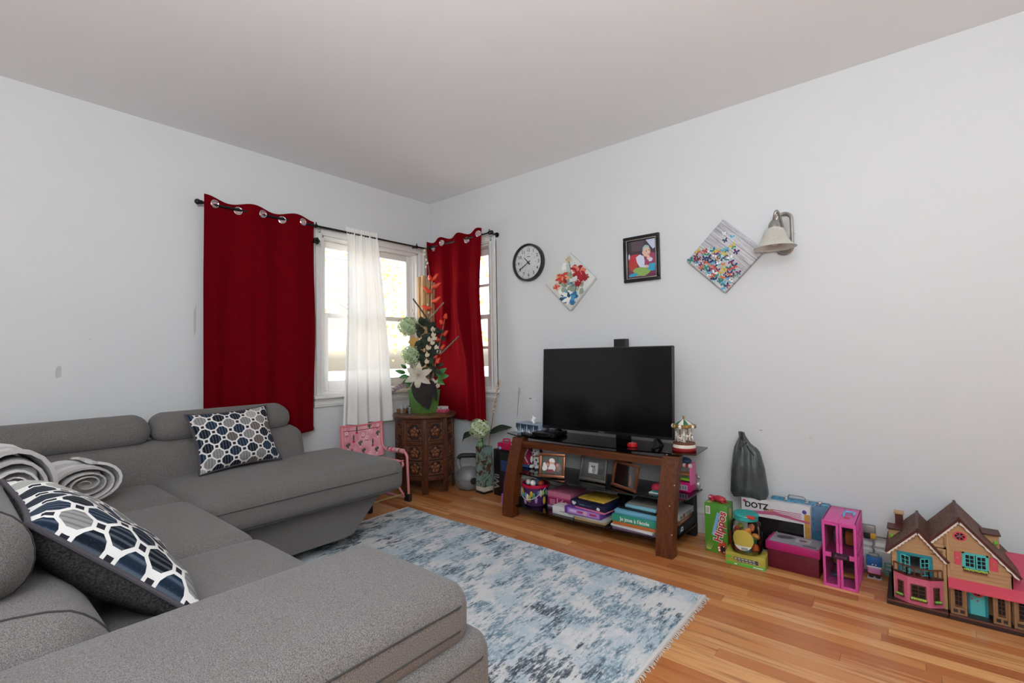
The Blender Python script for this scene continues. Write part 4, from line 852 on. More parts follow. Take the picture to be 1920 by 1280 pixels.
# ---- lower shelf: pail, boxes and games
ZL = .0745
r = thing('toy_pail', 'purple picture pail with crimson rim and white handle', 'pail', (1.412, -.335, ZL)); pr = [(.066, 0), (.070, .004), (.078, .07), (.087, .132)]
MB().lathe(pr+[(.084, .132), (.074, .07), (.063, .006)], 32).build('bucket', plain('#4a2a5c', .35, scale=30, var=.25), r); MB().lathe([(.086, .118), (.093, .120), (.093, .136), (.084, .138), (.083, .120)], 32, cap=False).build('rim', plain('#b3123f', .3), r)
g = random.Random(6)
for i in range(14):
    a = rad(-95+11*(i-4)); z = g.uniform(.03, .10); q = .067+.0145*(z/.132)*1.3+.0022; cc = ('#c9a83a', '#3f8f6a', '#b98ac0', '#4c7ab0', '#d9b98f', '#7fae4a')[i % 6]
    MB().ball((q*cos(a), q*sin(a), z), (.010, .010, g.uniform(.014, .028)), 8, 6).build('picture_patch', plain(cc, .4), r)
MB().tube([(.094*cos(a), .094*sin(a)-.0, .122-.075*sin(pi*t)) for t, a in [(i/18, rad(-170+160*i/18)) for i in range(19)]], .0022, 6).build('handle', plain('#c9bcd2', .4), r)
for i in range(7): MB().ball((g.uniform(-.045, .045), g.uniform(-.045, .045), .135+g.uniform(0, .008)), g.uniform(.016, .024), 10, 7).build('toy_content', plain(('#d9d6cf', '#c8442e', '#e0dcd6', '#3f6f8f', '#d8a43a', '#e8e4de', '#2a2a30')[i], .5), r)
def gamebox(name, label, c, w, d, h, body, lid=None, rot=0., lidh=.6, cat='game box', grp=None):
    r = thing(name, label, cat, c, rot, grp); lid = lid or body
    MB().box(-w/2+.001, w/2-.001, -d/2+.001, d/2-.001, 0, h*.95, .001).build('tray', body, r); MB().box(-w/2, w/2, -d/2, d/2, h*(1-lidh), h, .0015).build('lid', lid, r); return r
def book(name, label, c, w, d, h, cover, rot=0., cat='book', grp=None, spine='front'):
    r = thing(name, label, cat, c, rot, grp); e = min(.0025, h*.25); m = MB()
    m.box(-w/2, w/2, -d/2, d/2, 0, e, .0006); m.box(-w/2, w/2, -d/2, d/2, h-e, h, .0006); m.box(-w/2, w/2, -d/2, -d/2+e, e, h-e); m.build('cover', cover, r)
    MB().box(-w/2+.003, w/2-.003, -d/2+e, d/2-.004, e, h-e).build('pages', plain('#d8d2c6', .85, scale=400, var=.12), r); return r
book('activity_book', 'thin lilac book under the pink box on the lower shelf', (1.585, -.255, ZL), .15, .16, .014, plain('#a68fb8', .5))
r = gamebox('pink_game_box', 'pink game box with maroon striped side on the lower shelf', (1.600, -.245, ZL+.0145), .175, .19, .088, plain('#b5496f', .4), plain('#c8708c', .45), 0, .35)
decal('side_print', [(rect(-.085, .085, .004, .05), 0), (rect(.06, .082, .004, .03), 1)]+[(rect(-.07, -.03, .01+.011*i, .016+.011*i), 2) for i in range(3)]+[(rect(.045, .056, .01+.011*i, .015+.011*i), 3) for i in range(3)], [plain('#8f1f4e', .5), plain('#d8d4d6', .5), plain('#d98fae', .5), plain('#d9a6bf', .5)], r, face_y(0, -.095, 0))
MB().tube([(-.01, -.097, .05), (-.006, -.106, .03), (.012, -.104, .018), (.02, -.108, .03), (.034, -.100, .048)], .003, 6).build('ribbon', plain('#e6a9c4', .5), r)
gamebox('white_box', 'plain white carton on the lower glass shelf below the copper frame', (1.685, -.385, ZL), .15, .085, .048, plain('#cfcfce', .5), plain('#d8d8d6', .5), 0, .9, 'box')
decal('printed_line', [(rect(-.02, .015, .020, .023), 0)], [plain('#55565a', .6)], [o for o in bpy.data.objects if o.name.startswith('white_box')][0], face_y(0, -.0425, 0))
grp = None
book('picture_book', 'tan softcover book at the bottom of the middle pile', (1.870, -.330, ZL), .20, .21, .013, plain('#b18f63', .6), rad(3))
book('magazine', 'grey and white magazine lying on the tan book', (1.855, -.325, ZL+.0135), .25, .22, .012, plain('#aeb3ae', .6), rad(-2))
r = gamebox('purple_game_box', 'purple game box with lilac label in the middle pile', (1.830, -.335, ZL+.026), .245, .21, .040, plain('#5a2a86', .4), plain('#6a3a98', .4), rad(0), 1.)
decal('label_print', [(rect(-.10, .115, .005, .036), 0), (rect(-.085, -.04, .014, .028), 1), (rect(-.03, .03, .016, .026), 2), (circ(.02, .02, .014), 3), (rect(.05, .095, .014, .026), 2)], [plain('#a482c8', .5), plain('#cdb6e0', .5), plain('#a3245c', .5), plain('#cfa0b0', .5)], r, face_y(0, -.105, 0))
book('pink_folder', 'thin pink folder sticking out between the purple and navy boxes', (1.890, -.330, ZL+.0665), .21, .22, .006, plain('#cf6f96', .5), rad(-7))
r = gamebox('navy_game_box', 'navy blue game box with white logo in the middle pile', (1.870, -.320, ZL+.073), .245, .22, .034, plain('#12152e', .4), plain('#161a38', .4), rad(-5), .9)
decal('logo_print', [(blob(.075, .012, .013, .009, 12, .25, random.Random(3)), 0)], [plain('#d9dadf', .5)], r, face_y(0, -.11, 0)); decal('title_print', [(rect(-.06, -.02, .013, .018), 1), (rect(-.01, .03, .013, .018), 2)], [GREY, plain('#5a8a94', .5), plain('#3a4a78', .5)], r, face_y(0, -.11, 0)); decal('logo_print', [(blob(-.098, .017, .014, .011, 12, .25, random.Random(2)), 0)], [plain('#d9dadf', .5), plain('#5a8a94', .5), plain('#3a4a78', .5)], r, face_y(0, -.11, 0))
book('picture_book', 'colourful picture book on top of the navy game box', (1.865, -.300, ZL+.1075), .18, .17, .009, plain('#c9a23a', .5, scale=25, var=.5), rad(-4))
# pile by the right leg
book('magazine', 'white and purple magazine at the bottom of the right pile', (2.150, -.325, ZL), .26, .22, .010, plain('#6c5670', .5), rad(2)); book('magazine', 'glossy white magazine with teal edge in the right pile', (2.140, -.330, ZL+.0105), .25, .21, .010, plain('#cfd4d4', .35), rad(-3))
book('picture_book', 'orange hardcover book below the green school game box', (2.145, -.325, ZL+.021), .25, .20, .018, plain('#b5652c', .5), rad(1))
TEAL = plain('#2f8f78', .45)
r = gamebox('school_game_box', 'green game box with white French title on its side, in the right pile', (2.145, -.325, ZL+.0395), .262, .20, .036, plain('#2a8570', .45), TEAL, rad(1), 1.)
text('lettering', "Je joue à l'école", .027, plain('#e8ede9', .5), r, face_y(.005, -.1003, .018), .0003, .0005)
gamebox('blue_game_box', 'light blue game box on top of the green school game', (2.150, -.315, ZL+.076), .25, .19, .024, plain('#5f9ab5', .45), plain('#6ba7c0', .45), rad(1), .8)
book('black_album', 'thin black album between the two light blue boxes', (2.160, -.300, ZL+.1005), .24, .18, .008, plain('#15161a', .4), rad(-2)); gamebox('blue_card_box', 'smaller pale blue box near the top of the right pile', (2.165, -.292, ZL+.109), .185, .16, .016, plain('#7ab3c4', .45), plain('#86bccb', .45), rad(-2), .8)
book('grey_book', 'grey brown book on the very top of the right pile', (2.172, -.285, ZL+.1255), .18, .15, .014, plain('#6d6a66', .6), rad(3))
# short pile at the shelf end, spines towards the dollhouse side
def spine_x(r, d, z0, z1, cols): decal('spine_print', [(rect(-d/2, d/2, z0, z1), 0)]+[(rect(-d/2+.02+.03*i, -d/2+.04+.03*i, z0+.003, z1-.003), 1) for i in range(3)], [plain(c, .5) for c in cols], r, face_x(.0, 0, 0))
r = gamebox('black_game_box', 'black game box with white sticker at the end of the lower shelf', (2.325, -.22, ZL), .075, .21, .046, plain('#17181b', .4), None, 0, 1.); decal('sticker', [(rect(-.085, -.055, .014, .036), 0), (rect(-.10, -.087, .008, .03), 1), (rect(-.078, -.062, .020, .030), 2)], [plain('#d9dcdc', .5), plain('#2f6f9c', .5), plain('#3a3a3c', .5)], r, face_x(.0375, 0, 0))
r = gamebox('brown_game_box', 'brown game box lettered on its side, above the black box at the shelf end', (2.322, -.215, ZL+.0465), .07, .20, .024, plain('#6e4a34', .5), None, 0, 1.); decal('side_print', [(rect(-.08+.022*i, -.066+.022*i, .007, .017), 0) for i in range(6)], [plain('#b98a66', .5)], r, face_x(.035, 0, 0))
r = gamebox('grey_game_box', 'pale grey game box with red patch on top at the shelf end', (2.322, -.205, ZL+.071), .075, .22, .032, plain('#9a9a97', .5), plain('#a8a8a4', .5), 0, 1.); decal('side_print', [(rect(-.06, -.03, .004, .026), 0), (rect(-.10, -.07, .006, .02), 1), (rect(-.01, .06, .016, .021), 2), (rect(.0, .07, .006, .010), 2)], [plain('#7a3436', .5), plain('#3f6a58', .5), plain('#55565a', .5)], r, face_x(.0375, 0, 0))
# ================================================================== the corner
ROSE = wood('carved_rosewood', '#3a1d0e', '#5e3219', (30, 30, 8), .4); ROSED = plain('#241209', .7); ROSET = wood('carved_top', '#4a2a17', '#6d452b', (25, 25, 25), .35); ROSEL = wood('relief_wood', '#5a2f17', '#7d4826', (40, 40, 40), .4)
TX, TY, TH = .290, -.325, .600
tb = thing('carved_side_table', 'octagonal carved wooden side table with round top in the window corner', 'side table', (TX, TY, 0)); a0 = rad(-40.3)
MB().lathe([(.001, TH-.030), (.235, TH-.030), (.245, TH-.026), (.255, TH-.016), (.255, TH-.008), (.248, TH), (.001, TH)], 48).build('top', ROSET, tb)
for k in range(24):
    a = 2*pi*k/24; MB().ball((.205*cos(a), .205*sin(a), TH), (.018, .010, .002), 8, 4).build('top_carving', ROSET, tb) if k % 2 == 0 else None
RB = .232
for k in range(8):
    A, B = a0+2*pi*k/8, a0+2*pi*(k+1)/8; P, Q = Vector((RB*cos(A), RB*sin(A), 0)), Vector((RB*cos(B), RB*sin(B), 0)); mid = (P+Q)/2; w = (Q-P).length/2; ang = math.atan2((Q-P).y, (Q-P).x)
    X = Matrix.Translation(mid) @ Matrix.Rotation(ang, 4, 'Z')             # local x along the side, local -y outwards
    def bx(*b, bev=.002): m = MB(); m.x = X; m.box(*b, bev); return m
    vis = True
    m = MB(); m.x = X
    m.box(-w, -w+.026, -.004, .014, 0, TH-.030, .002); m.build('upright', ROSE, tb); bx(w-.026, w, -.004, .014, 0, TH-.030).build('upright', ROSE, tb)
    for z0, z1 in ((.545, .570), (.372, .400), (.105, .135)): bx(-w+.02, w-.02, -.004, .012, z0, z1).build('rail', ROSE, tb)
    m = MB(); m.x = X
    # bracket arch under the lowest rail
    m.prism([(-w+.024, .108), (w-.024, .108), (w-.024, .085), (w-.034, .10), (-w+.034, .10), (-w+.024, .085)], 0, .010, 'y'); m.build('bracket', ROSE, tb)
    for z0, z1, nn in ((.400, .545, 1), (.135, .372, 2)):
        pn = bx(-w+.024, w-.024, .006, .011, z0, z1, bev=0).build('panel', ROSED, tb, 0); m = MB(); m.x = X; hw = w-.030
        for q in range(nn):
            zc = z0+(z1-z0)*(q+.5)/nn; hh = (z1-z0)/nn/2-.010
            for j in range(5):
                t = pi/2+2*pi*j/5; m.ball((.024*cos(t), .004, zc+.026*sin(t)), (.015, .0045, .015), 8, 5)
            m.ball((0, .003, zc), (.012, .006, .012), 8, 5)
            for sx in (-1, 1):
                for sz in (-1, 1): m.tube([(sx*hw, .005, zc+sz*hh), (sx*hw*.72, .004, zc+sz*hh*.70), (sx*hw*.45, .005, zc+sz*hh*.98)], [.006, .005, .003], 6); m.tube([(sx*hw, .005, zc+sz*hh*.15), (sx*hw*.70, .004, zc+sz*hh*.42), (sx*hw*.95, .005, zc+sz*hh*.75)], [.005, .004, .003], 6)
                m.tube([(sx*hw, .005, zc-hh), (sx*hw, .005, zc+hh)], .0035, 5)
            for sz in (-1, 1): m.tube([(-hw, .005, zc+sz*hh), (hw, .005, zc+sz*hh)], .0035, 5)
        m.build('leaf_relief', ROSEL, pn)

# ---- flower arrangement; RT = along the picture, FW = towards the room, from the pot's foot
RT = Vector((.768, .640, 0)); FW = Vector((.640, -.768, 0)); UP = Vector((0, 0, 1))
fa = thing('flower_arrangement', 'tall dried and silk flower arrangement in a lime green square pot', 'flower arrangement', (.272, -.315, TH))
def A(px, py, d=0.): return Vector(RT*((px-806)*.00438)+FW*d+UP*((773-py)*.00443))
LIME = plain('#577f3a', .45); m = MB(); w0, w1 = .078, .094
m.at(rot=(0, 0, rad(-8)))
m.add([(-w0, -w0, 0), (w0, -w0, 0), (w0, w0, 0), (-w0, w0, 0), (-w1, -w1, .185), (w1, -w1, .185), (w1, w1, .185), (-w1, w1, .185), (-w1+.008, -w1+.008, .185), (w1-.008, -w1+.008, .185), (w1-.008, w1-.008, .185), (-w1+.008, w1-.008, .185), (-w1+.01, -w1+.01, .16), (w1-.01, -w1+.01, .16), (w1-.01, w1-.01, .16), (-w1+.01, w1-.01, .16)],
      [(3, 2, 1, 0), (0, 1, 5, 4), (1, 2, 6, 5), (2, 3, 7, 6), (3, 0, 4, 7), (4, 5, 9, 8), (5, 6, 10, 9), (6, 7, 11, 10), (7, 4, 8, 11), (8, 9, 13, 12), (9, 10, 14, 13), (10, 11, 15, 14), (11, 8, 12, 15), (12, 13, 14, 15)]); m.build('pot', LIME, fa, 0)
def leaf(nm, p, q, w, mat, bend=.02, nrm=None, n=8, parent=None, wav=.0, cup=.15):
    p, q = Vector(p), Vector(q); d = q-p; nrm = Vector(nrm) if nrm else FW; side = d.cross(nrm).normalized(); nn = side.cross(d).normalized()
    def fn(u, v):
        k = sin(pi*min(1, max(0, u))**.75)**.8*w; s = 2*v-1; return tuple(p+d*u+side*k*s+nn*(bend*sin(pi*u)+cup*k*(s*s)+wav*sin(14*u)*abs(s)))
    return MB().sheet(fn, n, 4, .0008).build(nm, mat, parent or fa, 60)
BRK = wood('split_bark', '#9b7850', '#c9a87c', (60, 60, 3), .8); DKL = plain('#1a2717', .7, scale=30, var=.3); DKP = plain('#1c1211', .75, scale=25, var=.35); GRN = plain('#2f6a28', .45, scale=30, var=.3); CRM = plain('#cdbda4', .7, scale=60, var=.12); ORG = plain('#d2401c', .45, scale=30, var=.3); HYD = plain('#9fb487', .7, scale=80, var=.25); HYD2 = plain('#b6c6a2', .7, scale=80, var=.2); TWG = plain('#6b5236', .8)
for a, b, c in ((797, 522, -.05), (806, 520, -.03), (816, 524, -.04), (823, 532, -.06)):
    top, bot = A(a, b, c), A(a*.4+806*.6+4, 735, c*.5); t = MB(); t.tube([tuple(bot), tuple(bot.lerp(top, .35)+RT*.006), tuple(bot.lerp(top, .7)-RT*.005), tuple(top)], [.016, .022, .024, .020], 7); t.build('bark_strip', BRK, fa, 25)
def stem(pts, r=.004, mat=TWG, nm='stem'): return MB().tube([tuple(p) for p in pts], r, 6).build(nm, mat, fa)
def heliconia(base, top, br):
    so = stem([base, base.lerp(top, .5), top], .006, plain('#8a3a1e', .5), 'heliconia_stem')
    for s, t, L, up in br:
        p = base.lerp(top, t); q = p+RT*(s*L)+UP*up+FW*.01; m = MB(); mid = p.lerp(q, .45)+UP*(-.012); m.tube([tuple(p), tuple(mid), tuple(p.lerp(q, .8)), tuple(q)], [.010, .019, .012, .0015], 8); m.build('bract', ORG, so)
heliconia(A(823, 640, .03), A(825, 528, .03), [(1, .98, .05, .05), (1, .86, .075, .035), (-1, .78, .075, .045), (1, .62, .075, .04), (-1, .52, .085, .015), (-1, .98, .03, .04)])
heliconia(A(822, 720, .05), A(848, 600, .03), [(1, .98, .015, .045), (-1, .9, .03, .035), (1, .74, .055, .03), (-1, .66, .05, .02), (1, .5, .055, .045), (-1, .42, .04, .0), (1, .3, .04, .05)])
stem([A(812, 700), A(816, 600), A(820, 530), A(813, 470)], .0035)
for px, py in ((811, 474), (814, 492), (816, 498), (813, 505), (811, 481), (817, 590), (816, 575), (786, 585), (787, 600), (789, 592)): MB().ball(tuple(A(px, py, .01)), (.008, .008, .012), 8, 6).build('bud', CRM, fa)
for p, q in (((790, 565), (823, 612)), ((847, 573), (818, 604)), ((874, 635), (838, 668))): stem([A(*q, .05), A(*p, .06)], .006, plain('#3a3328' if p[0] < 800 else '#77705a', .7), 'cut_reed')
def hydrangea(c, R_, n, parent, m1, m2, seed, petal=.019):
    g = random.Random(seed); base = MB().ball(tuple(c), R_*.72, 12, 8).build('hydrangea_core', m1, parent)
    for i in range(n):
        z = 1-2*(i+.5)/n; a = i*2.39996; s = sqrt(1-z*z); d = Vector((s*cos(a), s*sin(a), z)); ctr = Vector(c)+d*R_*g.uniform(.80, 1.06); u = d.orthogonal().normalized(); v = d.cross(u); ph = g.uniform(0, 2)
        m = MB()
        for j in range(4):
            t = ph+pi/2*j; e = u*cos(t)+v*sin(t); f = u*-sin(t)+v*cos(t); m.add([tuple(ctr), tuple(ctr+e*petal*.6+f*petal*.5+d*.006), tuple(ctr+e*petal*1.15+d*.0015), tuple(ctr+e*petal*.6-f*petal*.5+d*.006)], [(0, 1, 2, 3)])
        m.build('floret', (m1, m2)[i % 2], base, 0)
hydrangea(A(779, 615, .03), .078, 84, fa, HYD, HYD2, 1); hydrangea(A(784, 668, .04), .072, 76, fa, HYD, HYD2, 2)
stem([A(800, 735, .02), A(782, 640, .03)], .004, GRN); stem([A(802, 735, .03), A(786, 690, .04)], .004, GRN)
g = random.Random(9)
for i in range(64):
    px, py = g.uniform(798, 834), g.uniform(606, 700); a = g.uniform(0, 2*pi); p = A(px, py, g.uniform(.0, .07)); leaf('dark_leaf', p, p+RT*.075*cos(a)+UP*.065*sin(a)+FW*g.uniform(.0, .03), g.uniform(.018, .030), DKL, .01, tuple(FW+UP*g.uniform(-.4, .4)), 6, None, .004)
for i in range(5): a = rad(90+72*i+20); p = A(792, 644, .075); leaf('maple_leaf_lobe', p, p+RT*.05*cos(a)+UP*.05*sin(a), .018, plain('#b98a3c', .6, scale=30, var=.3), .003, tuple(FW), 6)
for px, py in ((826, 622), (829, 638), (825, 646), (832, 655), (818, 655), (815, 668), (814, 680), (833, 724), (829, 716), (820, 640), (827, 632), (836, 662)):
    p = A(px, py, .08); leaf('cream_blossom', p-UP*.02, p+UP*.026+RT*g.uniform(-.012, .012), .014, CRM, .006, None, 6); leaf('cream_blossom', p-UP*.015+RT*.006, p+UP*.012+RT*.024, .010, CRM, .006, None, 6)
lc = A(802, 705, .12)
for i in range(6):
    a = rad(25+60*i); d = RT*cos(a)+UP*sin(a)*.95; leaf('lily_petal', lc+d*.008, lc+d*.118+FW*(.02 if i % 2 else -.005), .027, plain('#c9c0ae', .6, scale=50, var=.1), .022, tuple(FW), 10, None, .002)
for i in range(6): a = 2*pi*i/6; MB().tube([tuple(lc), tuple(lc+FW*.04+RT*.02*cos(a)+UP*.02*sin(a))], .0014, 5).build('stamen', CRM, fa)
leaf('hanging_dark_leaf', A(800, 708, .105), A(820, 766, .128), .078, DKP, .020, tuple(FW), 14, None, .004, .10)
leaf('hanging_dark_leaf', A(822, 712, .10), A(834, 752, .11), .030, DKP, .012, tuple(FW), 10)
f = MB(); c0, c1 = A(786, 718, .05), A(737, 748, .03); f.tube([tuple(c0), tuple(c0.lerp(c1, .5)+UP*.025), tuple(c1)], [.004, .003, .0015], 6); f.build('trailing_stem', plain('#5a4650', .7), fa)
for i in range(9):
    t = (i+.5)/9; p = c0.lerp(c1, t)+UP*.045*sin(pi*t)*.8
    for s in (-1, 1): leaf('trailing_leaf', p, p+(c1-c0)*.16+UP*.022*s, .008, plain('#7d6a70', .7, scale=40, var=.25), .003, tuple(FW), 5)
for p, q, w in (((776, 700), (757, 695), .014), ((780, 705), (764, 708), .014), ((783, 712), (770, 718), .013), ((784, 716), (778, 728), .013), ((790, 722), (786, 738), .012), ((778, 692), (768, 684), .012), ((832, 705), (852, 692), .02), ((834, 708), (856, 706), .02), ((832, 712), (848, 722), .018), ((786, 710), (772, 704), .013)): leaf('green_leaf', A(*p, .07), A(*q, .09), w*1.25, GRN, .01, tuple(FW), 7)

# ---- small things on the table
def tp(px, dd=0.): return Vector((.272, -.315, TH))+RT*((px-806)*.00438)+FW*dd
c = tp(767, .045); r = thing('wooden_bowl', 'small turned wooden bowl at the left of the lime pot', 'bowl', c); MB().lathe([(.026, 0), (.028, .003), (.040, .018), (.046, .034), (.043, .034), (.036, .018), (.001, .008)], 24).build('bowl', wood('bowl_wood', '#7a5230', '#a87a4e', (30, 30, 60)), r)
r = thing('snack_packet', 'blue and white foil packet standing in the wooden bowl', 'packet', c+Vector((0, 0, .010))); X = Matrix.Rotation(rad(-40), 4, 'Z') @ Matrix.Rotation(rad(38), 4, 'Y')
m = MB(); m.x = X; m.soft(-.030, .030, -.010, .010, .0, .062, .009, 0, 5); m.build('foil', plain('#aab4be', .3, .3, scale=30, var=.2), r); decal('label_print', [(rect(-.022, .022, .012, .044), 0), (rect(-.015, .015, .022, .030), 1)], [plain('#2b4a70', .5), plain('#c9d3dc', .5)], r, X @ face_y(0, -.0102, 0))
for k, (px, dd, h, cc, lb) in enumerate(((778, .055, .060, '#1c1a19', 'small dark glass bottle between the bowl and the lime pot'), (783, .075, .050, '#6b6f74', 'short grey jar in front of the dark bottle on the carved table'), (779, -.02, .075, '#2a2624', 'taller dark vial behind the short jar on the carved table'))):
    r = thing('little_bottle', lb, 'bottle', tp(px, dd), 0, 'little bottles on the carved table'); MB().lathe([(.011, 0), (.012, .003), (.012, h*.6), (.006, h*.72), (.006, h*.8)], 14).build('glass_body', plain(cc, .15), r); MB().lathe([(.0075, h*.78), (.0075, h), (.001, h)], 12).build('cap', plain('#8d8780', .4), r)
c = tp(842, .03); r = thing('pink_case', 'small bright pink case at the right of the lime pot', 'case', c, rad(12)); MB().box(-.045, .045, -.030, .030, 0, .014, .004).build('base', plain('#c24a68', .35), r); MB().box(-.045, .045, -.030, .030, .0145, .027, .004).build('lid', plain('#d05a78', .35), r)
r = thing('card_box', 'little white printed card box lying on the pink case', 'box', c+Vector((0, 0, .0275)), rad(4)); MB().box(-.036, .036, -.026, .026, 0, .022, .001).build('carton', plain('#c8c8c8', .5), r); decal('side_print', [(rect(-.02, .022, .005, .016), 0), (rect(-.012, .014, .008, .013), 1)], [plain('#e2e2e2', .5), plain('#4a4a50', .5)], r, face_y(0, -.026, 0))

# ---- kettlebell
KB = plain('#7d7f82', .42, .1, var=.05, scale=20); r = thing('kettlebell', 'grey vinyl kettlebell with black grip beside the carved table', 'kettlebell', (.606, -.150, 0), math.atan2(RT.y, RT.x))
MB().lathe([(.060, 0), (.080, .010), (.099, .045), (.105, .085), (.099, .125), (.076, .158), (.043, .172), (.001, .176)], 32).build('body', KB, r); MB().lathe([(.060, 0), (.066, .002), (.070, .006)], 32).build('base_ring', BLACKM, r)
hp_ = rpath([(-.060, 0, .130), (-.086, 0, .215), (-.066, 0, .262), (.066, 0, .262), (.086, 0, .215), (.060, 0, .130)], .045, 6); MB().tube(hp_, .0165, 12).build('handle', KB, r); MB().tube([p for p in hp_ if p[2] > .235], .0178, 12).build('grip', BLACKM, r)
m = MB(); m.at((.047, -.094, .082), (rad(90), 0, rad(26))); m.lathe([(.026, -.004), (.027, .004), (.022, .006), (.001, .006)], 24); m.build('badge', plain('#1a1b1d', .4), r)
MB().tube([(.1056*cos(a), .1056*sin(a), .085) for a in [2*pi*i/40 for i in range(40)]], .0012, 5, True).build('mould_seam', plain('#5c5e61', .6), r)

# ---- square printed vase with a hydrangea, and a dried branch
VM = T('printed_vase', .12, 0, .5); n = VM.noise(VM.tc(), 14, 4, .6, .8); n2 = VM.noise(VM.tc(), 26, 3, .5, 1.5); cc = VM.mix(n.step(.48, .58), '#7d978e', '#5a3d2e'); cc = VM.mix(n2.step(.60, .66), cc, '#24403a'); cc = VM.mix(n2.step(.30, .26), cc, '#b9b6a8'); VM.set('Base Color', cc)
r = thing('square_vase', 'square glass vase printed with brown and teal leaves, holding a green hydrangea', 'vase', (.779, -.150, 0), rad(-7)); MB().box(-.047, .047, -.047, .047, 0, .018, .003).build('foot', BLACKM, r); MB().box(-.047, .047, -.047, .047, .018, .052, .002).build('white_band', plain('#cfc9be', .4), r)
m = MB(); w_ = .046
m.box(-w_, w_, -w_, -w_+.003, .052, .352); m.box(-w_, w_, w_-.003, w_, .052, .352); m.box(-w_, -w_+.003, -w_, w_, .052, .352); m.box(w_-.003, w_, -w_, w_, .052, .352); m.build('walls', VM.m, r, 0)
fr = frame_bars; MB().box(-w_, w_, -w_, w_, .052, .058).build('inside_floor', VM.m, r, 0)
MB().tube([(0, 0, .06), (-.004, -.004, .30), (-.008, -.012, .46)], .006, 8).build('stem', GRN, r); MB().ball((-.018, -.026, .365), (.030, .024, .026)).build('green_cup', plain('#6f8f62', .5), r)
hydrangea(Vector((-.012, -.030, .488)), .078, 70, r, plain('#a9ba8c', .7, scale=80, var=.2), plain('#c6cfb0', .7, scale=80, var=.15), 4, .019)
VF = FW; leaf('leaf', (.03, .03, .452), (.215, .10, .505), .040, DKL, .016, (.3, -.5, .8), 10, r, .002); leaf('leaf', (-.06, -.05, .448), (-.155, -.09, .378), .034, DKL, .03, (.3, -.5, .8), 10, r, .002)
bc = Vector((.790, -.055, 0)); br_ = thing('blossom_branch', 'thin dried branch with cream blossoms leaning out of the vase by the window', 'branch', (.792, -.135, .060)); P = [Vector((0, 0, 0)), Vector((.010, .015, .30)), Vector((.030, .030, .45)), Vector((.050, .035, .58)), Vector((.085, .040, .70)), Vector((.105, .040, .795))]
MB().tube([tuple(p) for p in P], [.0035, .0035, .003, .0028, .0022, .0015], 6).build('twig', plain('#8a6a4a', .8), br_)
g = random.Random(3)
for i in range(18):
    t = .52+.48*i/17; k = t*5; a = P[int(min(4, k))]; b = P[int(min(4, k))+1]; p = a.lerp(b, k-int(min(4, k))); q = Vector((g.uniform(-.012, .012), g.uniform(-.012, .004), g.uniform(-.006, .008)))
    for j in range(3): MB().ball(tuple(p+q+Vector((g.uniform(-.006, .006), g.uniform(-.006, .006), g.uniform(-.006, .006)))), (.006, .006, .005), 7, 5).build('blossom', plain('#d2b48f', .7), br_)

# ---- game console box with a toy case on top; tall purple toy beside the stand
r = thing('console_box', 'black game console box with pale upright lettering beside the television stand', 'box', (.965, -.105, 0), rad(-3)); MB().box(-.085, .085, -.05, .05, 0, .345, .002).build('carton', plain('#0d0d10', .35), r)
text('lettering', 'Wii', .075, plain('#8f9196', .4), r, face_y(-.052, -.0503, .105, rad(90)), .0003, .0012)
decal('artwork_panel', [(rect(-.02, .083, .10, .33), 0), (rect(-.01, .083, .19, .27), 1)], [plain('#17231c', .45, scale=30, var=.4), plain('#2a3f6a', .45, scale=30, var=.3)], r, face_y(0, -.05, 0))
r = thing('crimson_toy_case', 'crimson toy case lying on the black console box', 'toy case', (.985, -.105, .346), rad(5)); MB().box(-.068, .068, -.045, .045, 0, .052, .008).build('body', plain('#b3164a', .4), r); MB().tube(rpath([(-.03, -.02, .05), (-.03, -.02, .075), (.03, -.02, .082), (.03, -.02, .05)], .015), .006, 8).build('handle', plain('#c22a5c', .4), r); MB().ball((-.04, -.048, .012), (.014, .008, .012), 10, 7).build('clasp', plain('#7f8fc0', .4), r)
r = thing('purple_playset', 'purple and pink plastic playset piece standing against the stand leg', 'toy', (1.135, -.265, 0), rad(8)); VIO = plain('#6a2f94', .4); MB().box(-.055, .05, -.045, .045, 0, .020, .005).build('base', plain('#8f7ab8', .4), r); MB().prism([(-.050, .02), (.040, .02), (.030, .14), (-.020, .25), (-.045, .13)], -.02, .02, 'y').build('back_panel', VIO, r, 30); MB().box(-.058, -.045, -.03, .03, .02, .075, .004).build('ramp', plain('#b36ac0', .4), r)
for z in (.05, .11, .17): MB().ball((-.02, -.024, z), (.010, .005, .010), 8, 6).build('decoration', plain(('#d8d0e0', '#d07a4a', '#c84a8a')[int(z*100) % 3], .4), r)

